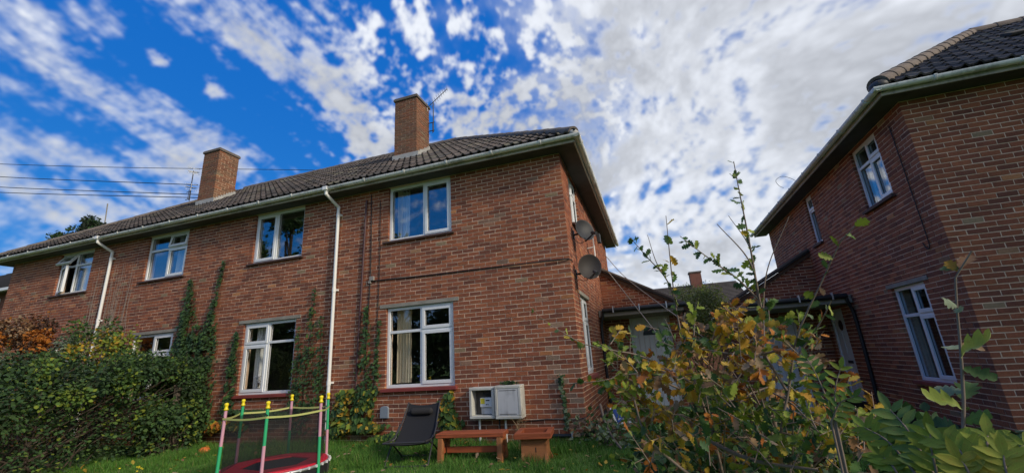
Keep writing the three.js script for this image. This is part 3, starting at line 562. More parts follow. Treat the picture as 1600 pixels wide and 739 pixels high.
// ---------- neighbouring house on the right, 0.3 m lower
const rightH = house({
  name: 'brick_house', label: 'dark red brick house with black plinth standing beyond the oak sapling', x: 5.15, y: -0.30, sx: 1, base: 0.30, shift: 0,
  frontHoles: [[8.5, 9.9, 3.78, 4.93], [8.5, 9.9, 0.9, 2.4]], sideHoles: [[0.83, 1.75, 3.79, 4.92], [0.83, 1.78, 0.90, 2.38], [3.94, 4.40, 3.77, 4.93], [3.98, 4.80, 0.30, 2.26]],
  sideLintels: [[0.70, 1.90, 2.38, 2.45]], singleFront: 220, singleSide: 80, tone: 1.0, gutterMat: M.gutter, tileW: 0.33, singleTiles: 200, capR: 0.13, capMat: M.capLight, plugMat: M.darkMetal, tileTone: 0.9,
});
{
  const g = rightH.g, T = -Math.PI / 2;
  windowPart(g, V(0, 3.79, -1.75), T, 0.92, 1.13, LAY.fourA, { glass: M.glassCoated, double: true }); windowPart(g, V(0, 0.90, -1.78), T, 0.95, 1.48, LAY.fourA);
  windowPart(g, V(0, 3.77, -4.40), T, 0.46, 1.16, LAY.slim, { glass: M.glassCoated, double: true });
  for (const [a, b, y, m] of [[-1.80, -0.78, 3.79, M.sillTile], [-1.84, -0.77, 0.90, M.sillRed], [-4.45, -3.90, 3.77, M.sillTile]]) part('sill', box(-0.06, 0.12, y - 0.055, y - 0.002, a, b, 0.005), m, g);
  part('lintel', box(-0.014, 0.1, 2.382, 2.448, -1.90, -0.70, 0.006), M.concrete, g);
  for (const [z0, z1, y0, y1] of [[-2.9, -0.5, 2.75, 4.94], [-2.9, -0.5, 0.3, 2.5], [-5.0, -3.5, 2.75, 4.94]]) part('room', [box(0.27, 2.4, y0 - 0.05, y0, z0, z1), box(2.4, 2.46, y0, y1, z0, z1), box(0.27, 2.4, y1, y1 + 0.05, z0, z1), box(0.27, 2.4, y0, y1, z0 - 0.05, z0), box(0.27, 2.4, y0, y1, z1, z1 + 0.05)], M.room, g);
  for (const y of [3.78, 0.9]) { windowPart(g, V(8.5, y, 0), 0, 1.4, y > 3 ? 1.15 : 1.5, LAY.fourA); const y0 = y > 3 ? 2.75 : 0.3; part('room', [box(8, 10.4, y0 - 0.05, y0, -3, -0.27), box(8, 10.4, y0, y0 + 2.19, -3.05, -3), box(7.95, 8, y0, y0 + 2.19, -3, -0.27), box(10.4, 10.45, y0, y0 + 2.19, -3, -0.27), box(8, 10.4, y0 + 2.19, y0 + 2.24, -3, -0.27)], M.room, g); }
  // side door
  const d = sub('side_door', g);
  part('door_frame', [box(0.04, 0.12, 0.30, 2.26, -4.80, -4.74, 0.004), box(0.04, 0.12, 0.30, 2.26, -4.04, -3.98, 0.004), box(0.04, 0.12, 2.20, 2.26, -4.74, -4.04, 0.004)], M.upvc, d);
  part('door_leaf', box(0.07, 0.11, 0.30, 2.20, -4.738, -4.042, 0.004), M.upvc, d);
  for (const [a, b] of [[0.45, 1.05], [1.2, 2.0]]) for (const z of [-4.68, -4.36]) part('door_panel', box(0.06, 0.072, a, b, z, z + 0.25, 0.006), M.upvc, d);
  part('letter_box', box(0.05, 0.062, 1.08, 1.14, -4.5, -4.25, 0.004), M.darkMetal, d);
  part('door_fan_light', metric(new THREE.CircleGeometry(0.12, 14).rotateY(-Math.PI / 2).translate(0.058, 1.9, -4.39)), M.doorGlass, d);
  // tarred plinth, with a black drain pipe along its top
  part('plinth', [box(-0.035, 0.2, -0.5, 0.31, -DEP, 0.035, 0.006), box(0.201, LEN, -0.5, 0.31, -0.2, 0.035, 0.006)], M.tar, g);
  part('drain_pipe', [tube([V(-0.06, 0.35, -3.2), V(-0.06, 0.352, 0.03), V(-0.02, 0.352, 0.07), V(0.2, 0.352, 0.075), V(6, 0.36, 0.075)], 0.022, 8, 30)], M.black, g);
  for (const z of [-2.4, -0.12]) part('pipe_clip', box(-0.09, -0.03, 0.32, 0.385, z, z + 0.03, 0.004), M.steel, g);
  leanTo(g, -1, { zf: -4.95, w: 1.97, top: 3.72, low: 2.62, canopy: 2.50, canopyZ: -3.3, doorX: [0.68, 1.59], doorTop: 2.15, base: 0.0, tone: 1.0 });
  const rv = sub('roof_vent_tile', g); for (const u of [2.75]) { const p = rightH.toW(u, 2.35, 0.06), b = box(-0.16, 0.16, 0, 0.06, -0.12, 0.12, 0.02); b.rotateX(ANG); b.translate(p.x, p.y, p.z); part('vent_hood', b, M.deck, rv); }
}

// ------------------------------------------------------------------ things fixed to the houses
function cableRun(name, label, pts, r, mat, group) { const m = part(numbered(name), tube(pts, r, 6, pts.length * 8), mat, scene); return tag(m, label, 'cable', group); }
cableRun('wall_cable', 'black cable clipped level across the brick front between the two storeys', [V(-4.06, 3.0, 0.014), V(-2.7, 2.965, 0.014), V(-1.5, 2.955, 0.014), V(-0.02, 2.93, 0.016), V(0.014, 2.93, -0.02), V(0.016, 2.9, -0.15)], 0.011, M.cable);
cableRun('wall_cable', 'thin black cable hanging down the brick beside the white downpipe', [V(-4.10, 4.88, 0.012), V(-4.07, 4.0, 0.012), V(-4.06, 3.0, 0.014), V(-4.10, 1.8, 0.012), V(-4.12, 0.3, 0.012)], 0.009, M.cable);
cableRun('wall_cable', 'black cable drooping down the brick next to the upper sill', [V(-3.87, 4.7, 0.012), V(-3.85, 3.6, 0.012), V(-3.86, 2.4, 0.012), V(-3.93, 0.4, 0.012)], 0.006, M.cable);
cableRun('wall_cable', 'black cable running low over the brick behind the planter stool', [V(-1.1, 0.34, 0.012), V(-0.6, 0.37, 0.012), V(-0.2, 0.36, 0.012), V(0.01, 0.39, 0.012), V(0.015, 0.42, -0.2)], 0.007, M.cable);
cableRun('wall_cable', 'black cable down the dark house wall near its corner', [V(5.135, 4.45, -0.36), V(5.135, 3.4, -0.37), V(5.135, 2.62, -0.38), V(5.137, 2.5, -0.40), V(5.137, 2.49, -0.46), V(5.137, 2.6, -0.52)], 0.0075, M.cable);
cableRun('wire_loop', 'thin loose wire looping above the gutter of the dark house', [V(4.78, 4.78, -3.4), V(4.7, 4.9, -3.45), V(4.55, 5.02, -3.55), V(4.45, 4.98, -3.65), V(4.5, 4.86, -3.7), V(4.6, 4.8, -3.75)], 0.0045, M.cable);
{ // drain pipe along the foot of the wall
  const t = thing('drain_pipe', 'black drain pipe with white clip low on the brick corner', 'pipe');
  part('pipe', tube([V(-1.05, 0.14, 0.065), V(-0.1, 0.14, 0.065), V(0.03, 0.15, 0.06), V(0.07, 0.165, 0.0), V(0.07, 0.20, -0.8), V(0.07, 0.22, -2.2)], 0.032, 12, 40), M.black, t);
  for (const [x, y, z, tn] of [[-0.22, 0.14, 0.06, 0], [0.07, 0.185, -0.35, 1]]) part('clip', box(tn ? x - 0.045 : x - 0.012, tn ? x + 0.04 : x + 0.012, y - 0.04, y + 0.045, tn ? z - 0.012 : 0.0, tn ? z + 0.012 : 0.105, 0.004), M.white, t);
}
// junction box on the wall
tag(part('junction_box', [box(-4.06, -3.96, 3.0, 3.09, 0, 0.05, 0.008), box(-4.09, -4.03, 2.95, 3.0, 0, 0.045, 0.006)], M.cablePale, scene), 'small beige junction box where the wall cables meet', 'junction box');
// meter cupboards
{
  const shell = (t, w, h, d) => { part('casing', [box(0, w, 0, 0.05, 0, d, 0.012), box(0, w, h - 0.05, h, 0, d, 0.012), box(0, 0.05, 0.048, h - 0.048, 0.001, d - 0.001, 0.01), box(w - 0.05, w, 0.048, h - 0.048, 0.001, d - 0.001, 0.01)], M.plasticBox, t); };
  const a = thing('meter_cupboard', 'white meter cupboard without a door, grey meter showing inside', 'meter box', [-1.885, 0.42, 0.004], 0, 'meter cupboards on the wall'); shell(a, 0.448, 0.49, 0.21);
  part('back_panel', box(0.03, 0.418, 0.03, 0.46, 0.003, 0.02), M.boxInside, a);
  const m = part('meter', box(0.16, 0.385, 0.17, 0.32, 0.02, 0.13, 0.015), M.meter, a);
  part('meter_base', box(0.17, 0.375, 0.06, 0.165, 0.02, 0.10, 0.008), M.plasticDoor, a); part('display', box(0.27, 0.335, 0.268, 0.285, 0.131, 0.133), M.blackMatt, m); part('button', [box(0.27, 0.29, 0.205, 0.22, 0.131, 0.134), box(0.30, 0.315, 0.205, 0.22, 0.131, 0.134)], M.blackMatt, m); part('sticker', box(0.175, 0.25, 0.225, 0.31, 0.131, 0.1325), M.yellowCard, m);
  part('meter_cable', tube([V(0.2, 0.45, 0.05), V(0.22, 0.38, 0.08), V(0.3, 0.36, 0.07), V(0.34, 0.32, 0.06)], 0.01, 6), M.cable, a);
  part('supply_pipe', cyl(0.019, 0.019, 0.5, 0.13, -0.25, 0.09), M.whitePipe, a);
  const b = thing('meter_cupboard', 'closed white meter cupboard with a stained grey door', 'meter box', [-1.418, 0.415, 0.004], 0, 'meter cupboards on the wall'); shell(b, 0.45, 0.51, 0.24);
  const dr = part('door', box(0.05, 0.40, 0.05, 0.46, 0.19, 0.235, 0.008), M.plasticDoor, b); part('door_groove', [box(0.08, 0.37, 0.43, 0.437, 0.2355, 0.238), box(0.08, 0.37, 0.073, 0.08, 0.2355, 0.238)], M.boxInside, dr);
  part('supply_pipe', cyl(0.019, 0.019, 0.5, 0.12, -0.25, 0.09), M.whitePipe, b); part('conduit', cyl(0.012, 0.012, 0.5, 0.0, -0.25, 0.05), M.darkMetal, b);
}
tag(part('wall_plate', metric(new THREE.ExtrudeGeometry((() => { const s = new THREE.Shape(); s.moveTo(-0.08, 0); s.lineTo(0.08, 0); s.lineTo(0.08, 0.14); s.quadraticCurveTo(0.08, 0.185, 0.03, 0.19); s.lineTo(-0.03, 0.19); s.quadraticCurveTo(-0.08, 0.185, -0.08, 0.14); s.closePath(); return s; })(), { depth: 0.03, bevelEnabled: true, bevelSize: 0.006, bevelThickness: 0.006, bevelSegments: 2 }).translate(-3.65, 0.45, 0.006)), M.greyPlate, scene), 'grey round-topped plate low on the brick behind the folding chair', 'wall plate');
// satellite dishes
function dishThing(label, mount, centre, normal, r, mat) {
  const t = thing('satellite_dish', label, 'satellite dish', mount.toArray(), 0, 'satellite dishes on the side wall'), c = centre.clone().sub(mount), n = normal.clone().normalize();
  const pts = []; for (let i = 0; i <= 10; i++) { const x = i / 10 * r; pts.push(new THREE.Vector2(Math.max(x, 0.0005), 0.32 * x * x / r)); } for (let i = 10; i >= 0; i--) { const x = i / 10 * r; pts.push(new THREE.Vector2(Math.max(x * 1.012, 0.0005), 0.32 * x * x / r - 0.008)); }
  const q = new THREE.Quaternion().setFromUnitVectors(V(0, 1, 0), n);
  part('reflector', metric(new THREE.LatheGeometry(pts, 36).scale(1, 1, 1.1).applyQuaternion(q).translate(c.x, c.y, c.z)), mat, t);
  const low = V(0, -1, 0).addScaledVector(n, n.y).normalize(), foot = c.clone().addScaledVector(low, r * 0.95), lnb = c.clone().addScaledVector(low, r * 0.8).addScaledVector(n, r * 1.15);
  part('feed_arm', tube([foot.clone().addScaledVector(n, -0.02), foot.clone().addScaledVector(n, r * 0.4), lnb], 0.011, 8), M.darkMetal, t);
  const h = new THREE.CylinderGeometry(0.028, 0.034, 0.12, 12).applyQuaternion(new THREE.Quaternion().setFromUnitVectors(V(0, 1, 0), c.clone().sub(lnb).normalize())).translate(lnb.x, lnb.y, lnb.z); part('receiver', metric(h), M.darkMetal, t);
  part('bracket', [tube([V(0.0, -0.02, 0), V(c.x * 0.5, -0.02, c.z * 0.4), c.clone().addScaledVector(n, -0.04)], 0.019, 8), box(0.0, 0.02, -0.1, 0.06, -0.04, 0.04, 0.004), cyl(0.05, 0.05, 0.05, c.x - n.x * 0.05, c.y - n.y * 0.05, c.z - n.z * 0.05)], M.darkMetal, t);
  part('aerial_lead', tube([lnb.clone(), V(c.x * 0.6, c.y - r, c.z * 0.5), V(0.02, -0.12, -0.02), V(0.012, -0.62, -0.02)], 0.006, 6), M.cable, t);
}
dishThing('grey satellite dish just under the side window, higher of the two', V(0, 3.56, -0.70), V(0.20, 3.56, -0.62), V(0.62, 0.20, 0.50), 0.215, M.dish);
dishThing('brown satellite dish on the side wall, lower of the two', V(0, 2.76, -0.50), V(0.26, 2.81, -0.38), V(0.42, 0.10, 0.72), 0.215, M.dishBrown);
{ const t = thing('wall_aerial', 'white mast with a small aerial box on the sunlit side wall', 'aerial', [0, 0, 0]);
  part('mast', [cyl(0.018, 0.018, 1.1, 0.16, 3.55, -2.6), tube([V(0, 3.3, -2.6), V(0.16, 3.3, -2.6)], 0.014, 8), tube([V(0, 3.7, -2.6), V(0.16, 3.72, -2.6)], 0.014, 8)], M.whitePipe, t);
  part('aerial_box', [box(0.25, 0.33, 3.80, 4.02, -2.7, -2.55, 0.01), box(0.12, 0.2, 3.98, 4.03, -2.64, -2.56, 0.006)], M.darkMetal, t); part('aerial_arm', tube([V(0.16, 4.0, -2.6), V(0.29, 3.98, -2.62)], 0.012, 6), M.steel, t); }
// television aerials on the chimneys
function yagi(label, foot, top, dir, n, len, extra) {
  const t = thing('television_aerial', label, 'aerial', foot.toArray(), 0, 'aerials on the chimneys'), c = top.clone().sub(foot), d = dir.clone().normalize(), s = d.clone().cross(V(0, 1, 0)).normalize();
  part('mast', tube([V(0, 0, 0), c], 0.014, 8), M.darkMetal, t);
  part('bracket', [tube([V(-0.16, 0.05, 0), V(0.03, 0.05, 0)], 0.012, 6), tube([V(-0.16, 0.3, 0), V(0.03, 0.3, 0)], 0.012, 6), tube([V(0.03, 0, 0.06), V(0.03, 0.34, 0.06)], 0.01, 6), tube([V(-0.05, 0, -0.05), V(-0.05, 0.34, -0.05)], 0.008, 6)], M.darkMetal, t);
  for (const [y, k] of extra) { const o = c.clone().add(V(0, y, 0)); part('boom', tube([o.clone().addScaledVector(d, -len * 0.3), o.clone().addScaledVector(d, len * 0.7 * k)], 0.010, 6), M.darkMetal, t);
    for (let i = 0; i < n; i++) { const p = o.clone().addScaledVector(d, lerp(-0.1, 0.7 * k, i / (n - 1)) * len), w = lerp(0.17, 0.10, i / (n - 1)); part('element', tube([p.clone().addScaledVector(s, -w), p.clone().addScaledVector(s, w)], 0.005, 5), M.steel, t); }
    for (const e of [-1, 1]) part('reflector_grid', tube([o.clone().addScaledVector(d, -len * 0.28).addScaledVector(s, -0.16).add(V(0, e * 0.09, 0)), o.clone().addScaledVector(d, -len * 0.28).addScaledVector(s, 0.16).add(V(0, e * 0.09, 0))], 0.006, 5), M.steel, t);
    part('reflector_post', tube([o.clone().addScaledVector(d, -len * 0.28).add(V(0, -0.12, 0)), o.clone().addScaledVector(d, -len * 0.28).add(V(0, 0.12, 0))], 0.006, 5), M.steel, t); }
}
yagi('slim television aerial pointing up on a bracket beside the nearer chimney', V(-3.74, 7.42, -2.1), V(-3.74, 8.36, -2.1), V(0.75, 0.75, -0.2), 9, 0.8, [[0, 1]]);
yagi('pair of television aerials stacked on one mast beside the far chimney', V(-12.15, 6.75, -1.6), V(-12.15, 7.75, -1.6), V(-0.8, 0.30, -0.5), 6, 0.75, [[0, 1], [-0.55, 1]]);
// overhead wires: from a pole beyond the left edge to the far chimney and over the ridge
for (const [y0, y1, x1, label] of [[257, 266, 500, 'longest thin overhead wire crossing the sky behind both chimneys'], [268, 289, 308, 'second overhead wire from the top above the roof tiles'], [285, 304, 308, 'third overhead wire from the top above the roof tiles'], [296, 309, 308, 'lowest overhead wire over the roof towards the far chimney']]) {
  const a = at(-260, y0 - 11, 34), b = at(x1, y1, x1 > 400 ? 19.5 : 17.5), m = a.clone().lerp(b, 0.5).add(V(0, -0.12, 0)); cableRun('overhead_wire', label, [a, m, b], 0.013, M.cable);
}
cableRun('sagging_line', 'thin line sloping from the main house eaves over the lean-to store', [at(945, 398, 11.5), at(975, 431, 10.2), at(1022, 468, 8.9), at(1076, 507, 7.8)], 0.009, M.cablePale);
cableRun('sagging_line', 'thin line sloping across the white store door into the oak sapling', [at(951, 425, 9.6), at(1007, 496, 8.6), at(1042, 540, 7.8)], 0.009, M.cablePale);

// ------------------------------------------------------------------ ornaments on the window sills indoors
{ const t = thing('ornament_figure', 'small doll in a blue dress on the sill inside the window', 'ornament', [-3.02, 0.95, -0.22]);
  part('dress', [cyl(0.022, 0.05, 0.13, 0, 0.16, 0, 12), tube([V(-0.02, 0.21, 0), V(-0.06, 0.17, 0.02), V(-0.08, 0.19, 0.03)], 0.010, 6), tube([V(0.02, 0.21, 0), V(0.07, 0.18, 0.02), V(0.10, 0.18, 0.03)], 0.010, 6)], M.blue, t);
  part('head', clean(new THREE.SphereGeometry(0.03, 14, 10).scale(1, 1.15, 1).translate(0, 0.262, 0)), M.skin, t); part('legs', [cyl(0.01, 0.01, 0.1, -0.015, 0.05, 0), cyl(0.01, 0.01, 0.1, 0.015, 0.05, 0)], M.skin, t); part('hair', clean(new THREE.SphereGeometry(0.033, 12, 8, 0, 6.3, 0, 1.4).translate(0, 0.268, -0.004)), M.woodPale, t); }
tag(part('picture_card', box(-6.03, -5.90, 1.0, 1.26, -0.19, -0.185), M.blueCard, scene), 'blue printed card standing in the lower window near the trampoline', 'card');
{ const t = thing('flower_pot', 'pot of white flowers inside the window above the trampoline', 'flowers', [-7.0, 0.96, -0.25]); part('pot', cyl(0.06, 0.045, 0.1, 0, 0.05, 0), M.plasticBox, t); const f = [], s = []; for (let i = 0; i < 12; i++) { const p = V(gauss() * 0.09, 0.2 + rnd() * 0.16, gauss() * 0.05); s.push(tube([V(0, 0.1, 0), p.clone().multiplyScalar(0.6).add(V(0, 0.05, 0)), p], 0.003, 4, 4)); f.push(clean(new THREE.IcosahedronGeometry(0.018 + rnd() * 0.012, 0).translate(p.x, p.y, p.z))); } part('stems', s, M.twig, t); part('blossoms', f, M.white, t); }
// ------------------------------------------------------------------ garden furniture and toys
{ // small trampoline with a net
  const X = -3.562, Z = 2.447, R = 0.612, th = 0.991, top = 0.25, y0 = gy(X, Z);
  const t = thing('toy_trampoline', 'small trampoline with red rim, dark net and pink and green foam poles', 'trampoline', [X, 0, Z]);
  const P = (k, r, y) => V(Math.cos(th + k * Math.PI / 3) * r, y, Math.sin(th + k * Math.PI / 3) * r);
  const disc = new THREE.Shape(), hexa = new THREE.Path(); for (let k = 0; k <= 48; k++) { const a = k / 48 * 6.2832; disc[k ? 'lineTo' : 'moveTo'](Math.cos(a) * (R - 0.02), Math.sin(a) * (R - 0.02)); }
  for (let k = 0; k <= 6; k++) { const a = -(th + 0.25 + k * Math.PI / 3); hexa[k ? 'lineTo' : 'moveTo'](Math.cos(a) * R * 0.66, Math.sin(a) * R * 0.66); } disc.holes.push(hexa);
  part('rim_pad', clean(new THREE.ExtrudeGeometry(disc, { depth: 0.018, bevelEnabled: true, bevelSize: 0.008, bevelThickness: 0.006, bevelSegments: 2 }).rotateX(-Math.PI / 2).translate(0, top - 0.01, 0)), M.red, t);
  part('jumping_mat', clean(new THREE.CircleGeometry(R * 0.7, 40).rotateX(-Math.PI / 2).translate(0, top - 0.004, 0)), M.mat, t);
  part('ring_frame', clean(new THREE.TorusGeometry(R, 0.018, 8, 60).rotateX(Math.PI / 2).translate(0, top - 0.02, 0)), M.steel, t);
  part('skirt', clean(new THREE.CylinderGeometry(R + 0.005, R - 0.01, 0.13, 48, 1, true).translate(0, top - 0.085, 0)), M.mat, t);
  const loops = []; for (let k = 0; k < 36; k++) { const a = k / 36 * 6.2832; loops.push(box(-0.012, 0.012, 0.0, 0.03, -0.006, 0.006).translate(Math.cos(a) * (R + 0.018), top - 0.03, Math.sin(a) * (R + 0.018))); } part('lacing', loops, M.white, t);
  for (let k = 0; k < 6; k++) part('leg', tube([P(k + 0.5, R, top - 0.03), P(k + 0.5, R - 0.01, y0 - 0.02)], 0.016, 8), M.darkMetal, t);
  for (let k = 0; k < 6; k++) {
    const a = P(k, R + 0.02, top - 0.16), b = P(k, R, 0.955), m = a.clone().lerp(b, 0.54), hi = k % 2 ? M.foamPink : M.foamGreen, lo = k % 2 ? M.foamGreen : M.foamPink;
    const pole = sub('net_pole', t); part('foam_sleeve', tube([a, m], 0.0185, 12), lo, pole); part('foam_sleeve', tube([m, b], 0.018, 12), hi, pole);
    const cap = new THREE.LatheGeometry([[0.0, 0], [0.026, 0.0], [0.026, 0.018], [0.019, 0.024], [0.017, 0.045], [0.022, 0.055], [0.025, 0.068], [0.020, 0.082], [0.0, 0.088]].map((p) => new THREE.Vector2(...p)), 14).translate(b.x, b.y - 0.004, b.z); part('pole_cap', clean(cap), M.yellowCap, pole);
  }
  const nb = []; const netP = [], nu = [], ni = [];
  for (let k = 0; k < 6; k++) { const a0 = P(k, R - 0.02, 0), a1 = P(k + 1, R - 0.02, 0); for (let i = 0; i <= 8; i++) { const q = a0.clone().lerp(a1, i / 8), sag = 0.018 * Math.sin(Math.PI * i / 8), pull = 1 - 0.05 * Math.sin(Math.PI * i / 8); for (const [y, s] of [[top + 0.005, 1], [0.55, pull], [0.845 - sag, 1]]) { netP.push(q.x * s, y, q.z * s); nu.push(i, y); } } }
  for (let k = 0; k < 6; k++) for (let i = 0; i < 8; i++) for (let j = 0; j < 2; j++) { const a = (k * 9 + i) * 3 + j; ni.push(a, a + 3, a + 4, a, a + 4, a + 1); }
  part('safety_net', flatGeo(netP, nu, null, ni), M.net, t);
  for (let k = 0; k < 6; k++) { const a0 = P(k, R + 0.026, 0.86), a1 = P(k + 1, R + 0.026, 0.86), pos = [], uv = [], idx = []; for (let i = 0; i <= 8; i++) { const q = a0.clone().lerp(a1, i / 8), s = 0.018 * Math.sin(Math.PI * i / 8); for (const y of [-0.011, 0.011]) { pos.push(q.x, q.y + y - s, q.z); uv.push(i, y); } } for (let i = 0; i < 8; i++) idx.push(2 * i, 2 * i + 2, 2 * i + 3, 2 * i, 2 * i + 3, 2 * i + 1); nb.push(flatGeo(pos, uv, null, idx)); }
  part('net_band', nb, M.band, t);
  for (let k = 0; k < 6; k++) part('strap', tube([P(k, R + 0.028, 0.80).add(V(0.02, 0.08, 0)), P(k, R + 0.03, 0.9).add(V(-0.02, 0, 0))], 0.006, 5), M.blackMatt, t);
}
{ // black folding sling chair
  const t = thing('folding_chair', 'black fabric folding lounge chair with head pillow on the lawn', 'chair', [-2.36, gy(-2.36, 1.1), 1.12], 0.20);
  const side = [[0.73, -0.42], [0.60, -0.31], [0.44, -0.15], [0.32, 0.0], [0.27, 0.14], [0.27, 0.30], [0.31, 0.46]], w0 = 0.25, w1 = 0.29, pos = [], uv = [], idx = [], n = side.length, K = 8;
  const cv = new THREE.CatmullRomCurve3(side.map(([y, z]) => V(0, y, z)));
  for (let i = 0; i <= 24; i++) { const p = cv.getPoint(i / 24), w = lerp(w0, w1, i / 24); for (let j = 0; j <= K; j++) { const s = j / K * 2 - 1, ear = i === 0 ? 0.02 * Math.abs(s) ** 3 : 0; pos.push(s * w, p.y + ear - 0.02 * (1 - s * s), p.z - 0.015 * (1 - s * s)); uv.push(s * w, i * 0.04); } }
  for (let i = 0; i < 24; i++) for (let j = 0; j < K; j++) { const a = i * (K + 1) + j; idx.push(a, a + K + 1, a + K + 2, a, a + K + 2, a + 1); }
  part('sling', flatGeo(pos, uv, null, idx), M.sling, t);
  const roll = new THREE.CapsuleGeometry(0.05, 0.27, 6, 14).rotateZ(Math.PI / 2).scale(1, 1, 0.75).translate(0, 0.635, -0.285); part('pillow', metric(roll), M.blackMatt, t);
  for (const s of [-1, 1]) {
    part('side_rail', tube([V(s * 0.255, 0.76, -0.43), V(s * 0.275, 0.46, -0.15), V(s * 0.295, 0.33, 0.05), V(s * 0.30, 0.32, 0.46)], 0.012, 8), M.darkMetal, t);
    part('leg', tube([V(s * 0.29, 0.48, -0.16), V(s * 0.30, 0.26, 0.12), V(s * 0.31, 0.0, 0.38)], 0.011, 8), M.darkMetal, t);
    part('leg', tube([V(s * 0.30, 0.32, 0.30), V(s * 0.30, 0.18, 0.0), V(s * 0.31, 0.0, -0.30)], 0.011, 8), M.darkMetal, t);
    part('elastic_lacing', tube([V(s * 0.27, 0.45, -0.15), V(s * 0.30, 0.38, -0.03), V(s * 0.275, 0.32, 0.05), V(s * 0.305, 0.30, 0.2)], 0.004, 5), M.steel, t);
  }
  part('cross_bar', [tube([V(-0.31, 0.01, 0.38), V(0.31, 0.01, 0.38)], 0.011, 8), tube([V(-0.31, 0.01, -0.30), V(0.31, 0.01, -0.30)], 0.011, 8), tube([V(-0.30, 0.32, 0.46), V(0.30, 0.32, 0.46)], 0.012, 8)], M.darkMetal, t);
}
{ // low wooden bench
  const t = thing('wooden_bench', 'low orange-brown wooden bench on the lawn below the meter cupboards', 'bench', [-1.475, gy(-1.44, 1.05), 1.05], 0.09);
  const w = 0.50, d = 0.155, h = 0.37; part('seat_plank', box(-w, w, h - 0.055, h, -d, -0.003, 0.008), M.wood, t); part('seat_plank', box(-w, w, h - 0.055, h, 0.003, d, 0.008), M.wood, t);
  for (const sx of [-1, 1]) for (const sz of [-1, 1]) { const g = bar(V(sx * (w - 0.07), h - 0.055, sz * (d - 0.05)), V(sx * (w - 0.06), -0.03, sz * (d - 0.025)), 0.085, 0.075, 0.008); part('leg', g, M.woodPale, t); }
  for (const sx of [-1, 1]) { part('leg_rail', box(sx * (w - 0.07) - 0.025, sx * (w - 0.07) + 0.025, 0.10, 0.18, -d + 0.09, d - 0.09, 0.006), M.wood, t); part('top_rail', box(sx * (w - 0.07) - 0.03, sx * (w - 0.07) + 0.03, h - 0.12, h - 0.056, -d + 0.09, d - 0.09, 0.006), M.wood, t); }
  part('stretcher', box(-w + 0.115, w - 0.115, 0.10, 0.18, -0.02, 0.02, 0.006), M.wood, t);
}
{ // square planter on a plinth
  const t = thing('wooden_planter', 'square orange-brown wooden planter with open top and tapering stem', 'planter', [-0.545, gy(-0.545, 1.05), 1.05], 0.13);
  const h = 0.38, a = 0.245; for (const [x0, x1, z0, z1] of [[-a, a, a - 0.075, a], [-a, a, -a, -a + 0.075], [-a, -a + 0.075, -a + 0.077, a - 0.077], [a - 0.075, a, -a + 0.077, a - 0.077]]) part('top_board', box(x0, x1, h - 0.07, h, z0, z1, 0.006), M.wood, t);
  part('planter_floor', box(-a + 0.077, a - 0.077, h - 0.16, h - 0.13, -a + 0.077, a - 0.077), M.woodDark, t);
  for (const [r, n] of [[0, 'body_panel'], [1, 'body_panel'], [2, 'body_panel'], [3, 'body_panel']]) {
    const s = new THREE.Shape(); s.moveTo(-0.175, h - 0.072); s.lineTo(0.175, h - 0.072); s.lineTo(0.165, 0.16); s.quadraticCurveTo(0.17, 0.06, 0.235, 0.0); s.lineTo(0.235, -0.03); s.lineTo(-0.235, -0.03); s.lineTo(-0.235, 0.0); s.quadraticCurveTo(-0.17, 0.06, -0.165, 0.16); s.closePath();
    const e = metric(new THREE.ExtrudeGeometry(s, { depth: 0.03, bevelEnabled: true, bevelSize: 0.003, bevelThickness: 0.003, bevelSegments: 1 })); e.translate(0, 0, 0.137 + (r % 2) * 0.002); e.rotateY(r * Math.PI / 2); part(n, e, M.woodPale, t);
  }
  part('knot_hole', box(0.02, 0.032, 0.14, 0.20, 0.171, 0.1725), M.blackMatt, t);
}
{ // timber and a folded deckchair leaning at the house corner
  const B = (x, z) => gy(x, z);
  const pl = (a, b, w, h, m, label) => tag(part(numbered('leaning_plank'), bar(a, b, w, h, 0.004), m, scene), label, 'plank', 'timber leaning at the house corner');
  tag(part('bent_pole', taper([onPlane(938, 632, 'z', -0.25), onPlane(946, 660, 'z', 0.0), onPlane(958, 684, 'z', 0.25), onPlane(972, 702, 'z', 0.5)], 0.022, 0.016, 8), M.woodGrey, scene), 'weathered bent pole leaning by the house corner above the grass', 'pole');
  pl(onPlane(948, 634, 'z', -0.7), onPlane(966, 690, 'z', -0.15), 0.05, 0.03, M.woodDark, 'dark narrow plank leaning beside the bent pole');
  pl(onPlane(975, 628, 'z', -1.2), onPlane(984, 668, 'z', -0.8), 0.08, 0.03, M.woodGrey, 'broad grey plank leaning behind the blue deckchair');
  pl(onPlane(988, 632, 'z', -1.2), onPlane(1000, 676, 'z', -0.7), 0.05, 0.03, M.woodDark, 'dark plank leaning right of the blue deckchair');
  const t = thing('folded_deckchair', 'folded deckchair with blue fabric and white frame by the timber', 'chair', [0, 0, 0]);
  const a = onPlane(951, 632, 'z', -0.9), b = onPlane(964, 663, 'z', -0.65), c = onPlane(966, 655, 'z', -0.7), d = onPlane(986, 653, 'z', -0.75);
  part('frame_bar', bar(a, b, 0.03, 0.03), M.white, t); part('frame_bar', bar(c, d, 0.025, 0.025), M.white, t); part('frame_bar', bar(c.clone().add(V(0, -0.07, 0)), d.clone().add(V(0, -0.06, 0)), 0.025, 0.025), M.white, t);
  const q = [a.clone().add(V(0.03, 0, 0)), b.clone().add(V(0.03, 0, 0)), c.clone().add(V(0.08, 0.02, 0)), a.clone().add(V(0.10, -0.05, 0))];
  part('fabric', metric(flatGeo([...q[0].toArray(), ...q[1].toArray(), ...q[2].toArray(), ...q[0].toArray(), ...q[2].toArray(), ...q[3].toArray()], new Array(12).fill(0))), M.blue, t);
}
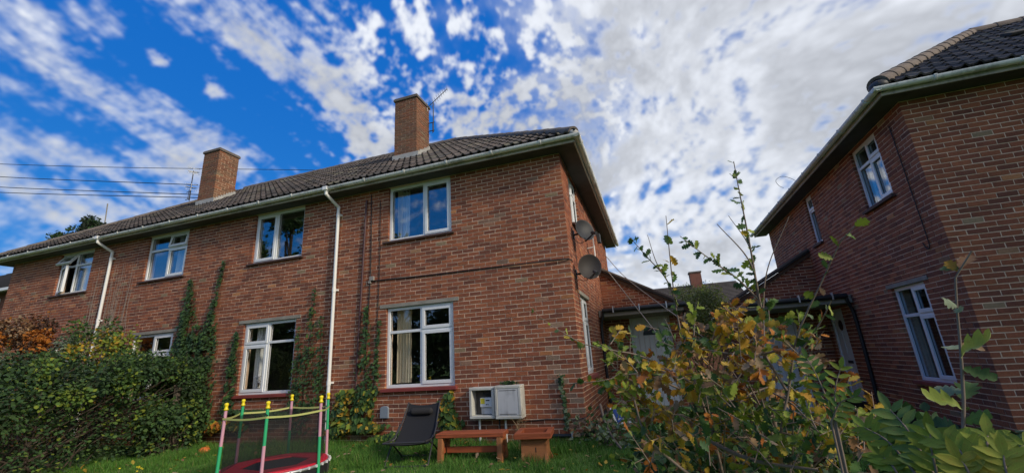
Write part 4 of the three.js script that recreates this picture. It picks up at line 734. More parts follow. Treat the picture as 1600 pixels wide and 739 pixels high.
{ const p = onPlane(318, 705, 'y', 0.06); p.y = gy(p.x, p.z) + 0.065; tag(part('toy_ball', metric(new THREE.SphereGeometry(0.09, 18, 12).scale(1.2, 0.75, 1).translate(p.x, p.y, p.z)), M.orange, scene), 'squashed orange toy ball lying on the grass by the hedge', 'ball'); }
{ const t = thing('fence_post', 'weathered wooden fence post at the end of the hedge', 'fence post', [-8.32, gy(-8.32, 0.5), 0.5], 0.2); part('post', [box(-0.045, 0.045, -0.05, 1.22, -0.045, 0.045, 0.008)], M.woodGrey, t); part('post_cap', box(-0.055, 0.055, 1.221, 1.25, -0.055, 0.055, 0.008), M.woodGrey, t); }

// ------------------------------------------------------------------ leaves
function leafGeo(kind, curl, fold) {                 // unit leaf along +y from its stalk, built as a strip with a midrib
  const S = { oak: 12, leaflet: 6, ivy: 4, small: 2, round: 4 }[kind], pos = [], uv = [], idx = [];
  for (let i = 0; i <= S; i++) {
    const t = i / S; let w;
    if (kind === 'oak') w = (0.04 + 0.33 * Math.pow(Math.sin(Math.PI * Math.min(1, 0.06 + t * 0.93)), 0.75) * (0.45 + 0.55 * t)) * (i % 3 === 2 ? 1.22 : i % 3 === 0 ? 0.62 : 0.98) * (i === 0 ? 0.25 : 1) * (i === S ? 0.35 : 1);
    else if (kind === 'leaflet') w = 0.20 * Math.pow(Math.sin(Math.PI * (0.04 + t * 0.95)), 0.8) * (i % 2 ? 1.06 : 0.96) * (1.1 - 0.3 * t);
    else if (kind === 'ivy') w = [0.24, 0.50, 0.36, 0.24, 0.01][i];
    else if (kind === 'round') w = [0.05, 0.36, 0.42, 0.28, 0.02][i];
    else w = [0.02, 0.34, 0.01][i];
    const y = t, z = curl * (t * t) * 0.6 + curl * 0.15 * Math.sin(t * 5), side = kind === 'oak' && i % 3 === 2 ? 0.05 : 0;
    pos.push(-w, y + side, z + fold * w, 0, y, z, w, y + side, z + fold * w); uv.push(-w, t, 0, t, w, t);
  }
  for (let i = 0; i < S; i++) for (const k of [0, 1]) { const a = i * 3 + k; idx.push(a, a + 1, a + 4, a, a + 4, a + 3); }
  return flatGeo(pos, uv, null, idx);
}
const LEAF = {
  oak: [[0.1, 0.25], [-0.35, 0.35], [0.5, -0.3], [0.9, 0.5], [-0.6, 0.1]].map(([c, f]) => leafGeo('oak', c, f)),
  leaflet: [[0.1, 0.25], [-0.3, 0.35], [0.25, 0.15]].map(([c, f]) => leafGeo('leaflet', c, f)),
  ivy: [[0.1, 0.3], [-0.2, 0.4], [0.3, 0.1]].map(([c, f]) => leafGeo('ivy', c, f)),
  round: [[0.2, 0.3], [-0.3, 0.3], [0.4, -0.2]].map(([c, f]) => leafGeo('round', c, f)),
  small: [[0.2, 0.3], [-0.3, 0.4]].map(([c, f]) => leafGeo('small', c, f)),
};
function leafInto(out, geo, m, col) {
  const p = geo.attributes.position, uv = geo.attributes.uv, b = out.pos.length / 3, v = V(0, 0, 0);
  for (let i = 0; i < p.count; i++) { v.fromBufferAttribute(p, i).applyMatrix4(m); out.pos.push(v.x, v.y, v.z); out.uv.push(uv.getX(i), uv.getY(i)); const f = uv.getX(i) === 0 ? 1.12 : 1; out.col.push(col[0] * f, col[1] * f, col[2] * f); }
  for (const k of geo.index.array) out.idx.push(b + k);
}
const basis = (dir, face) => { const y = dir.clone().normalize(), x = y.clone().cross(face); if (x.lengthSq() < 1e-6) x.set(1, 0, 0); x.normalize(); const z = x.clone().cross(y); return new THREE.Matrix4().makeBasis(x, y, z); };
function leafMatrix(p, dir, face, size) { return basis(dir, face).scale(V(size, size, size)).setPosition(p); }
const rdir = () => { const z = rr(-1, 1), a = rr(0, 6.283), s = Math.sqrt(1 - z * z); return V(s * Math.cos(a), z, s * Math.sin(a)); };
const vary = (c, k = 0.2) => { const f = rr(1 - k, 1 + k), g = rr(-0.06, 0.06); return [c[0] * f * (1 + g), c[1] * f, c[2] * f * (1 - g)]; };
const GREEN = [[0.075, 0.155, 0.036], [0.058, 0.130, 0.032], [0.105, 0.200, 0.042], [0.068, 0.140, 0.055]], DARKG = [[0.046, 0.105, 0.032], [0.036, 0.085, 0.026], [0.062, 0.130, 0.036], [0.052, 0.110, 0.046]];
const YELL = [[0.58, 0.38, 0.035], [0.60, 0.44, 0.06], [0.52, 0.29, 0.026]], ORNG = [[0.52, 0.19, 0.022], [0.42, 0.14, 0.02]], TAN = [[0.38, 0.235, 0.12], [0.29, 0.16, 0.08], [0.44, 0.31, 0.19]], LIME = [[0.235, 0.315, 0.036], [0.30, 0.36, 0.05]], PALE = [[0.26, 0.32, 0.20], [0.21, 0.28, 0.17]];
// leaves: [{ geo, m, col, size }] -> the largest-showing become single meshes, the others one joined part
const soloMats = new Map();
function soloLeafMat(col) { const key = col.map((v) => Math.round(v * 40)).join(); if (!soloMats.has(key)) { const m = M.leaf.clone(); m.vertexColors = false; m.color.setRGB(...col); soloMats.set(key, m); } return soloMats.get(key); }
function putLeaves(leaves, parent, solo, name = 'leaf', origin = V(0, 0, 0)) {
  for (const l of leaves) { const p = V(0, 0, 0).setFromMatrixPosition(l.m).add(origin), n = p.clone().project(camera); l.d = (Math.abs(n.x) < 1 && Math.abs(n.y) < 1 && n.z < 1 ? 0 : 100) + p.distanceTo(camera.position) / l.size; }
  leaves.sort((a, b) => a.d - b.d); const rest = bag();
  leaves.forEach((l, i) => { if (i < solo) { const m = new THREE.Mesh(l.geo, soloLeafMat(l.col)); m.name = name; m.castShadow = m.receiveShadow = true; m.applyMatrix4(l.m); parent.add(m); } else leafInto(rest, l.geo, l.m, l.col); });
  if (rest.pos.length) part('leaves', bagGeo(rest), M.leaf, parent).userData.kind = 'stuff';
}

// ---------- oak sapling in the foreground
{
  const t = thing('oak_sapling', 'tall oak sapling with green, yellow and brown lobed leaves between the houses', 'tree', [1.55, gy(1.55, 4.3), 4.3]), O = t.position, leaves = [], wood = [];
  const L = (x, y, d) => at(x, y, d).sub(O);
  const leaf = (p, dir, size, pal) => { const face = rdir().add(V(0, 0.6, 0.5)); const geo = pick(LEAF.oak); leaves.push({ geo, m: leafMatrix(p, dir, face, size), col: vary(pick(pal)), size }); };
  const mix = (green) => { const r = rnd(); return r < green ? (rnd() < 0.35 ? LIME : rnd() < 0.75 ? GREEN : DARKG) : r < green + (1 - green) * 0.38 ? YELL : r < green + (1 - green) * 0.58 ? ORNG : r < green + (1 - green) * 0.84 ? TAN : LIME; };
  const stem = (pts, r0, r1, leafy) => {            // pts as pixels with distances
    const c = pts.map((p) => (p.isVector3 ? p : L(...p))), cv = new THREE.CatmullRomCurve3(c, false, 'centripetal'); wood.push(taper(c, r0, r1, 6, 20));
    if (leafy) { const { n, from = 0.1, to = 1, size = 0.075, green = 0.9, cluster = 1 } = leafy; for (let i = 0; i < n; i++) { const k = lerp(from, to, (i + rnd() * 0.6) / n), p = cv.getPointAt(Math.min(k, 1)), tan = cv.getTangentAt(Math.min(k, 1)); for (let q = 0; q < cluster; q++) { const d = rdir().addScaledVector(tan, 0.5); d.y -= 0.15; leaf(p, d, size * rr(0.6, 1.05), mix(green)); } } }
    return cv;
  };
  const foot = V(0.05, -0.05, 0), foot2 = V(-0.12, -0.05, 0.1), foot3 = V(0.2, -0.05, 0.05);
  const sp = [];
  sp.push(stem([foot, [1215, 690, 2.75], [1196, 560, 2.75], [1182, 440, 2.75], [1168, 360, 2.75], [1155, 295, 2.75], [1147, 252, 2.75]], 0.017, 0.0022, { n: 50, from: 0.46, size: 0.066, green: 0.97, cluster: 1 }));
  stem([[1190, 480, 2.75], [1172, 409, 2.72], [1121, 350, 2.68]], 0.006, 0.002, { n: 5, to: 0.4, size: 0.05 });
  stem([[1183, 440, 2.75], [1171, 385, 2.75], [1139, 337, 2.72]], 0.004, 0.0015, { n: 4, to: 0.5, size: 0.05 });
  stem([[1192, 520, 2.75], [1199, 425, 2.8], [1234, 338, 2.85]], 0.005, 0.0016);
  stem([[1188, 470, 2.75], [1151, 434, 2.7], [1131, 420, 2.68], [1090, 390, 2.62], [1063, 369, 2.6]], 0.006, 0.0018, { n: 24, from: 0.12, size: 0.07, green: 0.96, cluster: 1 });
  sp.push(stem([foot2, [1120, 700, 2.7], [1085, 590, 2.72], [1060, 500, 2.72], [1051, 437, 2.72], [1041, 337, 2.7]], 0.012, 0.0018, { n: 18, from: 0.5, size: 0.068, green: 0.8 }));
  stem([[1058, 480, 2.72], [1042, 437, 2.68], [1010, 400, 2.65], [984, 370, 2.6]], 0.005, 0.0015, { n: 22, from: 0.15, size: 0.062, green: 0.85 });
  stem([[1050, 450, 2.72], [1027, 412, 2.68], [1012, 367, 2.66]], 0.004, 0.0014, { n: 4, to: 0.5, size: 0.045 });
  stem([[1085, 600, 2.72], [1000, 556, 2.6], [960, 548, 2.55], [905, 535, 2.5], [880, 520, 2.5]], 0.008, 0.002, { n: 20, from: 0.2, size: 0.062, green: 0.75 });
  stem([[1090, 620, 2.72], [1000, 585, 2.55], [940, 595, 2.45], [890, 600, 2.42]], 0.007, 0.002, { n: 18, from: 0.3, size: 0.062, green: 0.8 });
  stem([[905, 535, 2.5], [850, 500, 2.46], [826, 477, 2.45]], 0.003, 0.001, { n: 5, size: 0.04, green: 0.9 });
  sp.push(stem([foot3, [1220, 700, 2.5], [1235, 600, 2.45], [1245, 530, 2.4], [1290, 430, 2.35], [1318, 372, 2.3], [1345, 345, 2.3]], 0.012, 0.002, { n: 26, from: 0.4, size: 0.07, green: 0.97 }));
  stem([[1245, 560, 2.4], [1285, 500, 2.35], [1300, 470, 2.3]], 0.005, 0.002, { n: 8, from: 0.3, size: 0.055, green: 0.8 });
  stem([[1110, 690, 2.6], [1180, 720, 2.4], [1280, 735, 2.3]], 0.012, 0.006); stem([[990, 620, 2.3], [1010, 680, 2.3], [1060, 728, 2.35], [1090, 750, 2.4]], 0.005, 0.008, { n: 8, to: 0.6, size: 0.065, green: 0.7 });
  stem([[1230, 610, 2.45], [1165, 510, 2.45], [1130, 480, 2.5]], 0.007, 0.002, { n: 12, from: 0.3, size: 0.055, green: 0.5 }); stem([[1240, 540, 2.4], [1180, 555, 2.45], [1090, 545, 2.5]], 0.007, 0.003, { n: 10, from: 0.3, size: 0.055, green: 0.4 });
  // the leafy body: short twigs thrown off the stems
  const body = [[1060, 560], [1100, 600], [1150, 560], [1200, 580], [1010, 580], [960, 570], [1250, 600], [1120, 660], [1190, 660], [1050, 650], [1000, 640], [1270, 680], [1320, 700], [1100, 710], [1180, 720], [1240, 730], [1020, 710], [1300, 650], [1140, 620], [980, 600], [1080, 530], [1165, 520], [1225, 540], [1345, 700]];
  for (let i = 0; i < 460; i++) {
    const [bx, by] = pick(body), x = bx + gauss() * 34, y = by + gauss() * 30; if (y < 470) continue;
    const d = rr(2.15, 3.05), p = L(x, y, d), q = p.clone().addScaledVector(rdir().add(V(0, 0.25, 0)), rr(0.06, 0.16));
    if (p.y < 0.1) p.y = 0.1 + rnd() * 0.1;
    wood.push(taper([p, q], 0.0028, 0.0012, 5, 3));
    const patch = vnoise(x / 55 + 3, y / 45 + 9), near = clamp((y - 520) / 200), green = clamp(0.34 + 0.30 * near - 0.25 * Math.exp(-((x - 1150) ** 2) / 9000) * (1 - near)), n = 4 + Math.floor(rnd() * 4), pal = rnd() < 0.7 ? (patch < 0.46 ? (rnd() < 0.62 ? LIME : GREEN) : patch > 0.68 ? (rnd() < 0.6 ? YELL : rnd() < 0.35 ? ORNG : TAN) : mix(green)) : null;
    for (let k = 0; k < n; k++) { const dd = q.clone().sub(p).normalize().add(rdir().multiplyScalar(0.9)); dd.y -= 0.2; leaf(p.clone().lerp(q, 0.3 + 0.7 * k / n), dd, rr(0.032, 0.064), pal ?? mix(green)); }
  }
  for (let i = 0; i < 60; i++) { const [bx, by] = pick(body), a = L(bx + gauss() * 30, by + 40, rr(2.3, 2.9)), b = pick(sp).getPointAt(rr(0.25, 0.5)); if (a.distanceTo(b) < 0.6) wood.push(taper([b, a.clone().lerp(b, 0.5).add(V(0, 0.04, 0)), a], 0.005, 0.0025, 5, 6)); }
  part('branches', wood, M.twig, t); putLeaves(leaves, t, 300, 'leaf', O);
}
// ---------- young oak shoot and compound-leaved saplings close to the camera on the right
{
  const D = 1.45, t = thing('oak_shoot', 'single upright oak shoot with few large leaves before the dark house', 'plant', at(1520, 790, D + 0.1).toArray()), O = t.position, wood = [], leaves = [], L = (x, y, d = D) => at(x, y, d).sub(O);
  O.y = gy(O.x, O.z); const c = [V(0, 0, 0), L(1510, 740), L(1508, 640), L(1502, 540), L(1496, 470), L(1497, 420), L(1520, 392)]; wood.push(taper(c, 0.010, 0.0018, 7, 24));
  for (const [x, y, tx, ty, s, pal] of [[1499, 420, 1460, 412, 0.09, GREEN], [1500, 418, 1536, 388, 0.09, TAN], [1497, 424, 1475, 402, 0.07, YELL], [1497, 478, 1462, 470, 0.085, PALE], [1498, 482, 1508, 490, 0.06, PALE], [1502, 545, 1476, 533, 0.10, PALE], [1502, 540, 1530, 552, 0.08, TAN], [1504, 560, 1590, 535, 0.17, LIME], [1505, 575, 1560, 590, 0.10, GREEN], [1506, 640, 1436, 630, 0.15, LIME], [1506, 625, 1518, 590, 0.13, GREEN], [1506, 612, 1455, 610, 0.09, PALE], [1508, 660, 1545, 650, 0.10, GREEN], [1508, 680, 1480, 668, 0.11, GREEN], [1509, 690, 1540, 700, 0.12, LIME]]) { const p = L(x, y), d = L(tx, ty, D + rr(-0.06, 0.06)).sub(p); leaves.push({ geo: pick(LEAF.oak), m: leafMatrix(p, d, ray(x, y).multiplyScalar(-1).add(V(rr(-0.5, 0.5), rr(0.3, 0.9), 0)), s * 0.54), col: vary(pick(pal)), size: s }); }
  part('stem', wood, M.twig, t); putLeaves(leaves, t, 60, 'leaf', O);
}
function pinnate(label, foot, fronds, pal, group) {   // stalks with paired leaflets
  const t = thing('ash_sapling', label, 'plant', foot.toArray(), 0, group), O = t.position, wood = [], leaves = [];
  for (const [a, b, n, s] of fronds) {
    const p0 = at(...a).sub(O), p1 = at(...b).sub(O), m = p0.clone().lerp(p1, 0.5).add(V(0, 0.025, 0)), cv = new THREE.CatmullRomCurve3([p0, m, p1]); wood.push(taper([p0, m, p1], 0.004, 0.0014, 5, 10)); wood.push(taper([V(rr(-0.02, 0.02), 0, rr(-0.02, 0.02)), p0.clone().multiplyScalar(0.6), p0], 0.007, 0.004, 6, 8));
    const view = ray(a[0], a[1]).multiplyScalar(-1), along = p1.clone().sub(p0).normalize(), across = along.clone().cross(view).normalize(), c0 = pick(pal);
    for (let i = 0; i < n; i++) { const k = 0.12 + 0.84 * i / (n - 1), p = cv.getPointAt(k); for (const sd of [-1, 1]) { const d = across.clone().multiplyScalar(sd).addScaledVector(along, 0.55).add(V(0, rr(-0.2, 0.15), 0)).addScaledVector(view, rr(-0.3, 0.3)); leaves.push({ geo: pick(LEAF.leaflet), m: leafMatrix(p, d, view.clone().add(V(rr(-0.3, 0.3), 0.5, 0)), s * rr(0.85, 1.15) * (i === n - 1 ? 0.85 : 1)), col: vary(c0, 0.18), size: s }); } }
    leaves.push({ geo: pick(LEAF.leaflet), m: leafMatrix(p1, along, view.clone().add(V(0, 0.4, 0)), s), col: vary(c0, 0.18), size: s });
  }
  part('stalks', wood, M.twig, t); putLeaves(leaves, t, 200, 'leaflet', O);
}
const under = (x, y, d) => { const p = at(x, y, d); p.y = gy(p.x, p.z); return p; };
pinnate('ash sapling with toothed green leaflets below the lower window of the dark house', under(1440, 760, 1.55), [[[1462, 745, 1.5], [1392, 640, 1.55], 8, 0.052], [[1440, 750, 1.5], [1352, 668, 1.6], 7, 0.05], [[1470, 760, 1.45], [1455, 678, 1.45], 6, 0.05], [[1420, 770, 1.5], [1375, 712, 1.55], 6, 0.05]], [[0.16, 0.26, 0.07], LIME[0], [0.13, 0.22, 0.06]]);
pinnate('ash sapling with yellow-green leaflets at the foot of the dark house', under(1560, 770, 1.4), [[[1545, 765, 1.35], [1475, 690, 1.4], 7, 0.048], [[1560, 770, 1.35], [1545, 680, 1.4], 7, 0.048], [[1580, 770, 1.35], [1605, 695, 1.4], 7, 0.048], [[1530, 775, 1.3], [1500, 720, 1.3], 6, 0.045], [[1590, 790, 1.3], [1570, 712, 1.3], 6, 0.045]], [LIME[1], [0.36, 0.37, 0.05], LIME[1]]);
pinnate('ash sapling with small green leaflets in front of the white side door', under(1300, 720, 2.1), [[[1300, 640, 2.1], [1262, 560, 2.15], 7, 0.048], [[1305, 650, 2.1], [1315, 575, 2.1], 6, 0.045], [[1300, 660, 2.1], [1335, 620, 2.05], 6, 0.045]], [GREEN[2], LIME[0]]);

// ---------- hedge, shrubs, ivy
function bush(name, label, category, cx, cz, rx, ry, rz, n, size, pals, o = {}) {
  const y0 = gy(cx, cz), t = thing(name, label, category, [cx, y0, cz], 0, o.group), b = bag(), wood = [];
  const clumps = []; for (let i = 0; i < (o.clumps ?? 40); i++) { const d = rdir(); d.y = Math.abs(d.y) * 1.05 - 0.05; if (o.square) { const m = Math.max(Math.abs(d.x), Math.abs(d.y), Math.abs(d.z)), k = Math.pow(1 / m, 0.8); d.multiplyScalar(k); } clumps.push([V(d.x * rx, ry * 0.52 + d.y * ry * 0.48 * rr(0.75, 1.08), d.z * rz).multiplyScalar(1), rr(0.12, 0.26) * (o.clumpR ?? 1), pick(pals)]); }
  for (let i = 0; i < n; i++) {
    let p, pal, out;
    if (rnd() < 0.72) { const c = pick(clumps); out = rdir(); p = c[0].clone().addScaledVector(out, c[1] * Math.cbrt(rnd())); pal = c[2]; } else { out = rdir(); out.y = Math.abs(out.y); const k = rr(0.78, 1); p = V(out.x * rx * k, ry * 0.5 + (out.y - 0.5) * ry * k, out.z * rz * k); if (rnd() < 0.3) p.y = rnd() * ry * 0.6; pal = pick(pals); }
    if (p.y < 0.02) p.y = rnd() * 0.2;
    const d = out.clone().add(rdir().multiplyScalar(0.8)); d.y -= 0.25; leafInto(b, pick(o.geo ?? LEAF.round), leafMatrix(p, d, out.add(V(0, 0.7, 0)).add(rdir().multiplyScalar(0.5)), size * rr(0.7, 1.3)), vary(pick(pal), 0.25));
  }
  for (let i = 0; i < (o.stems ?? 24); i++) { const a = V(gauss() * rx * 0.4, -0.05, gauss() * rz * 0.4), c = pick(clumps)[0]; wood.push(taper([a, a.clone().lerp(c, 0.5).add(V(0, 0.12, 0)), c], 0.014, 0.004, 5, 6)); }
  for (let i = 0; i < (o.sprigs ?? 0); i++) { const c = pick(clumps)[0], e = c.clone().add(V(gauss() * 0.12, rr(0.15, 0.4), gauss() * 0.12)); wood.push(taper([c, e], 0.004, 0.002, 4, 3)); for (let k = 0; k < 7; k++) leafInto(b, pick(o.geo ?? LEAF.round), leafMatrix(c.clone().lerp(e, k / 6), rdir(), rdir().add(V(0, 1, 0)), size * rr(0.6, 1)), vary(pick(pick(pals)), 0.25)); }
  part('branches', wood, M.bark, t); part('leaves', bagGeo(b), M.leaf, t).userData.kind = 'stuff';
  return t;
}
bush('hedge', 'broad dark green garden hedge standing between the lawn and the far gardens', 'hedge', -8.75, 2.7, 0.75, 1.72, 2.5, 30000, 0.055, [DARKG, DARKG, GREEN, GREEN, [LIME[0], GREEN[2]], [[0.03, 0.06, 0.02]]], { clumps: 170, stems: 60, sprigs: 60, clumpR: 1.25, square: true });
bush('bramble_patch', 'mound of trailing bramble with some yellow leaves at the hedge foot', 'bush', -8.0, 0.75, 0.42, 0.85, 0.55, 2600, 0.062, [DARKG, GREEN, GREEN, GREEN, LIME], { clumps: 30, sprigs: 14, geo: LEAF.ivy });
bush('yellowing_shrub', 'shrub with yellowing leaves rising behind the hedge before the ground-floor window', 'shrub', -10.6, 0.95, 1.25, 2.55, 0.6, 6500, 0.06, [GREEN, LIME, PALE, GREEN, [YELL[0], LIME[0]]], { clumps: 50, sprigs: 40 });
bush('russet_shrub', 'rust-brown leaved shrub at the far end of the house', 'shrub', -13.6, 0.95, 1.5, 3.05, 0.7, 7000, 0.065, [ORNG, TAN, [[0.14, 0.06, 0.03], [0.20, 0.09, 0.04]], [[0.09, 0.05, 0.03]]], { clumps: 40, sprigs: 25 });
bush('pale_shrub', 'grey-green shrub in front of the russet shrub beside the hedge', 'shrub', -12.6, 1.9, 1.0, 2.35, 0.6, 3600, 0.06, [PALE, GREEN, LIME], { clumps: 30, sprigs: 20 });

function climber(name, label, paths, n, size, pals, geo = LEAF.ivy, group) {   // paths: [[x, y, halfwidth] ...] up the wall
  const t = thing(name, label, 'climber', [paths[0][0][0], 0, 0.01], 0, group), O = t.position, b = bag(), stems = [], flower = [];
  for (const p of paths) stems.push(taper(p.map(([x, y]) => V(x - O.x + gauss() * 0.02, y, 0.004)), 0.008, 0.002, 5, 16));
  const len = paths.map((p) => p.slice(1).reduce((s, q, i) => s + Math.hypot(q[0] - p[i][0], q[1] - p[i][1]) * (q[2] + p[i][2]), 0)), total = len.reduce((a, c) => a + c, 0);
  paths.forEach((p, pi) => {
    for (let i = 0; i < n * len[pi] / total; i++) {
      const areas = p.slice(1).map((q, k) => Math.hypot(q[0] - p[k][0], q[1] - p[k][1]) * (q[2] + p[k][2])); let r = rnd() * areas.reduce((a, c) => a + c, 0), k = 0; while (k < areas.length - 1 && r > areas[k]) r -= areas[k++];
      const f = rnd(), a = p[k], c = p[k + 1], w = lerp(a[2], c[2], f), s = gauss() * 1.05, x = lerp(a[0], c[0], f) + s * w, y = lerp(a[1], c[1], f) + gauss() * 0.03, thick = 0.10 * Math.max(0, 1 - Math.abs(s)) * Math.min(1, w / 0.2);
      if (vnoise(x * 9 + 7, y * 7 + 3) < 0.24) continue;
      const pos = V(x - O.x, y, 0.012 + rnd() * (0.03 + thick)), d = V(gauss(), -0.7 + gauss() * 0.5, 0.25 + rnd() * 0.4); leafInto(b, pick(geo), leafMatrix(pos, d, V(gauss() * 0.4, 0.5, 1), size * rr(0.6, 1.3)), vary(pick(pick(pals)), 0.25));
    }
  });
  part('stems', stems, M.bark, t); part('leaves', bagGeo(b), M.leaf, t).userData.kind = 'stuff';
}
climber('climbing_ivy', 'tall dense ivy column beside the hedge, reaching the upper storey', [[[-8.75, 0.1, 0.40], [-8.85, 1.2, 0.42], [-8.95, 2.1, 0.34], [-9.02, 2.9, 0.17], [-9.08, 3.6, 0.04]], [[-8.35, 0.3, 0.34], [-8.35, 1.4, 0.32], [-8.3, 2.3, 0.20], [-8.2, 3.0, 0.07], [-8.08, 3.95, 0.02]], [[-8.6, 0.2, 0.3], [-8.62, 1.6, 0.3], [-8.62, 2.5, 0.2]]], 6600, 0.066, [DARKG, GREEN, GREEN]);
climber('climbing_ivy', 'thin ivy spreading up the brick left of the white downpipe', [[[-5.5, 0.2, 0.26], [-5.5, 1.0, 0.22], [-5.45, 1.8, 0.16], [-5.42, 2.6, 0.07], [-5.4, 3.0, 0.02]], [[-5.15, 0.6, 0.15], [-5.15, 1.6, 0.12], [-5.2, 2.4, 0.05]], [[-5.75, 0.6, 0.12], [-5.75, 1.6, 0.1], [-5.72, 2.3, 0.03]]], 950, 0.055, [DARKG, GREEN]);
climber('climbing_ivy', 'ivy strand climbing between the brown pipe and the ground-floor window', [[[-4.15, 0.2, 0.22], [-4.12, 1.0, 0.16], [-4.1, 1.8, 0.10], [-4.08, 2.5, 0.04]], [[-3.86, 0.9, 0.10], [-3.82, 1.7, 0.05], [-3.78, 2.2, 0.03]]], 620, 0.058, [DARKG, GREEN]);
climber('climbing_ivy', 'ivy mat hanging under the red sill behind the trampoline', [[[-7.4, 0.65, 0.22], [-6.6, 0.62, 0.26], [-5.8, 0.55, 0.28]], [[-7.45, 0.7, 0.12], [-7.45, 1.6, 0.1], [-7.42, 2.3, 0.03]]], 2600, 0.065, [DARKG, DARKG, GREEN]);
climber('climbing_ivy', 'narrow ivy sprig on the brick behind the waste pipe corner', [[[-0.28, 0.15, 0.05], [-0.31, 0.6, 0.04], [-0.33, 0.95, 0.03], [-0.30, 1.05, 0.07]]], 150, 0.045, [DARKG, PALE]);
const CREEP = [GREEN, GREEN, LIME, YELL, GREEN];
climber('virginia_creeper', 'leafy creeper with yellow leaves along the wall foot left of the folding chair', [[[-4.75, 0.25, 0.32], [-4.3, 0.35, 0.34], [-3.9, 0.3, 0.30]], [[-4.6, 0.4, 0.2], [-4.45, 0.95, 0.16]], [[-4.15, 0.4, 0.2], [-4.0, 0.95, 0.12]]], 1500, 0.10, CREEP, LEAF.ivy);
climber('virginia_creeper', 'creeper strand with yellow leaves between folding chair and wooden bench', [[[-2.25, 0.15, 0.16], [-2.3, 0.4, 0.16], [-2.38, 0.68, 0.10], [-2.3, 0.85, 0.05]]], 230, 0.10, CREEP, LEAF.ivy);
climber('virginia_creeper', 'orange and yellow creeper low on the wall behind the fence post', [[[-8.0, 0.3, 0.4], [-7.6, 0.45, 0.36], [-7.1, 0.35, 0.25]]], 640, 0.11, [YELL, ORNG, GREEN, LIME, GREEN], LEAF.ivy);
climber('virginia_creeper', 'low creeper along the grass edge behind the folding chair', [[[-3.7, 0.12, 0.2], [-3.1, 0.2, 0.2], [-2.6, 0.15, 0.18]]], 520, 0.085, [GREEN, GREEN, LIME, DARKG], LEAF.ivy);
{ // bare dead creeper stems at the far downpipe
  const t = thing('dead_creeper', 'bare grey creeper stems spread over the brick around the far downpipe', 'climber', [-12.2, 0, 0.01]), s = [];
  for (let i = 0; i < 46; i++) { const x = -0.6 + rnd() * 1.7, y1 = rr(2.6, 4.8), pts = []; let q = x; for (let y = 1.2; y < y1; y += 0.35) { pts.push(V(q, y, 0.008 + rnd() * 0.01)); q += gauss() * 0.05; } if (pts.length > 1) s.push(taper(pts, 0.006, 0.002, 4, 12)); }
  part('stems', s, M.deadStem, t);
}
{ const t = thing('moss_plant', 'tuft of green stonecrop growing on the closed meter cupboard', 'plant', [-1.2, 0.925, 0.12]), b = bag(); for (let i = 0; i < 260; i++) leafInto(b, pick(LEAF.small), leafMatrix(V(gauss() * 0.10, rnd() * 0.02, gauss() * 0.05), rdir().add(V(0, 1.1, 0)), rdir(), rr(0.03, 0.06)), vary(pick(DARKG))); part('leaves', bagGeo(b), M.leaf, t).userData.kind = 'stuff'; }
{ const t = thing('dry_weed', 'dry straw-coloured weed standing by the wooden planter', 'plant', [-0.93, 0, 0.45]), s = []; for (let i = 0; i < 14; i++) s.push(taper([V(gauss() * 0.05, 0, 0), V(gauss() * 0.1, 0.3, gauss() * 0.04), V(gauss() * 0.2, rr(0.4, 0.62), 0)], 0.003, 0.001, 4, 6)); part('stalks', s, std(C(0.42, 0.30, 0.15), 0.9), t); }
bush('weed_clump', 'pale weeds and dead leaves at the foot of the house corner', 'plant', 0.28, 0.15, 0.35, 0.35, 0.3, 420, 0.06, [PALE, TAN, GREEN], { clumps: 12, stems: 4 });
bush('undergrowth', 'dense low green undergrowth beneath the oak sapling', 'bush', 2.1, 3.3, 1.25, 0.85, 0.7, 4600, 0.065, [DARKG, GREEN, DARKG, [TAN[1], DARKG[0]]], { clumps: 40, sprigs: 16, geo: LEAF.round });
bush('undergrowth', 'green undergrowth along the black plinth of the dark house', 'bush', 3.9, 2.6, 0.9, 0.75, 0.9, 3000, 0.065, [DARKG, GREEN, LIME], { clumps: 30, sprigs: 12 });
bush('feathery_shrub', 'tall olive feathery shrub filling the gap between the two store rooms', 'shrub', 2.75, -9.2, 1.5, 3.35, 1.0, 24000, 0.06, [[[0.24, 0.27, 0.10], [0.28, 0.29, 0.12]], [[0.20, 0.24, 0.085]], LIME], { clumps: 80, sprigs: 160, geo: LEAF.small, clumpR: 1.8 });

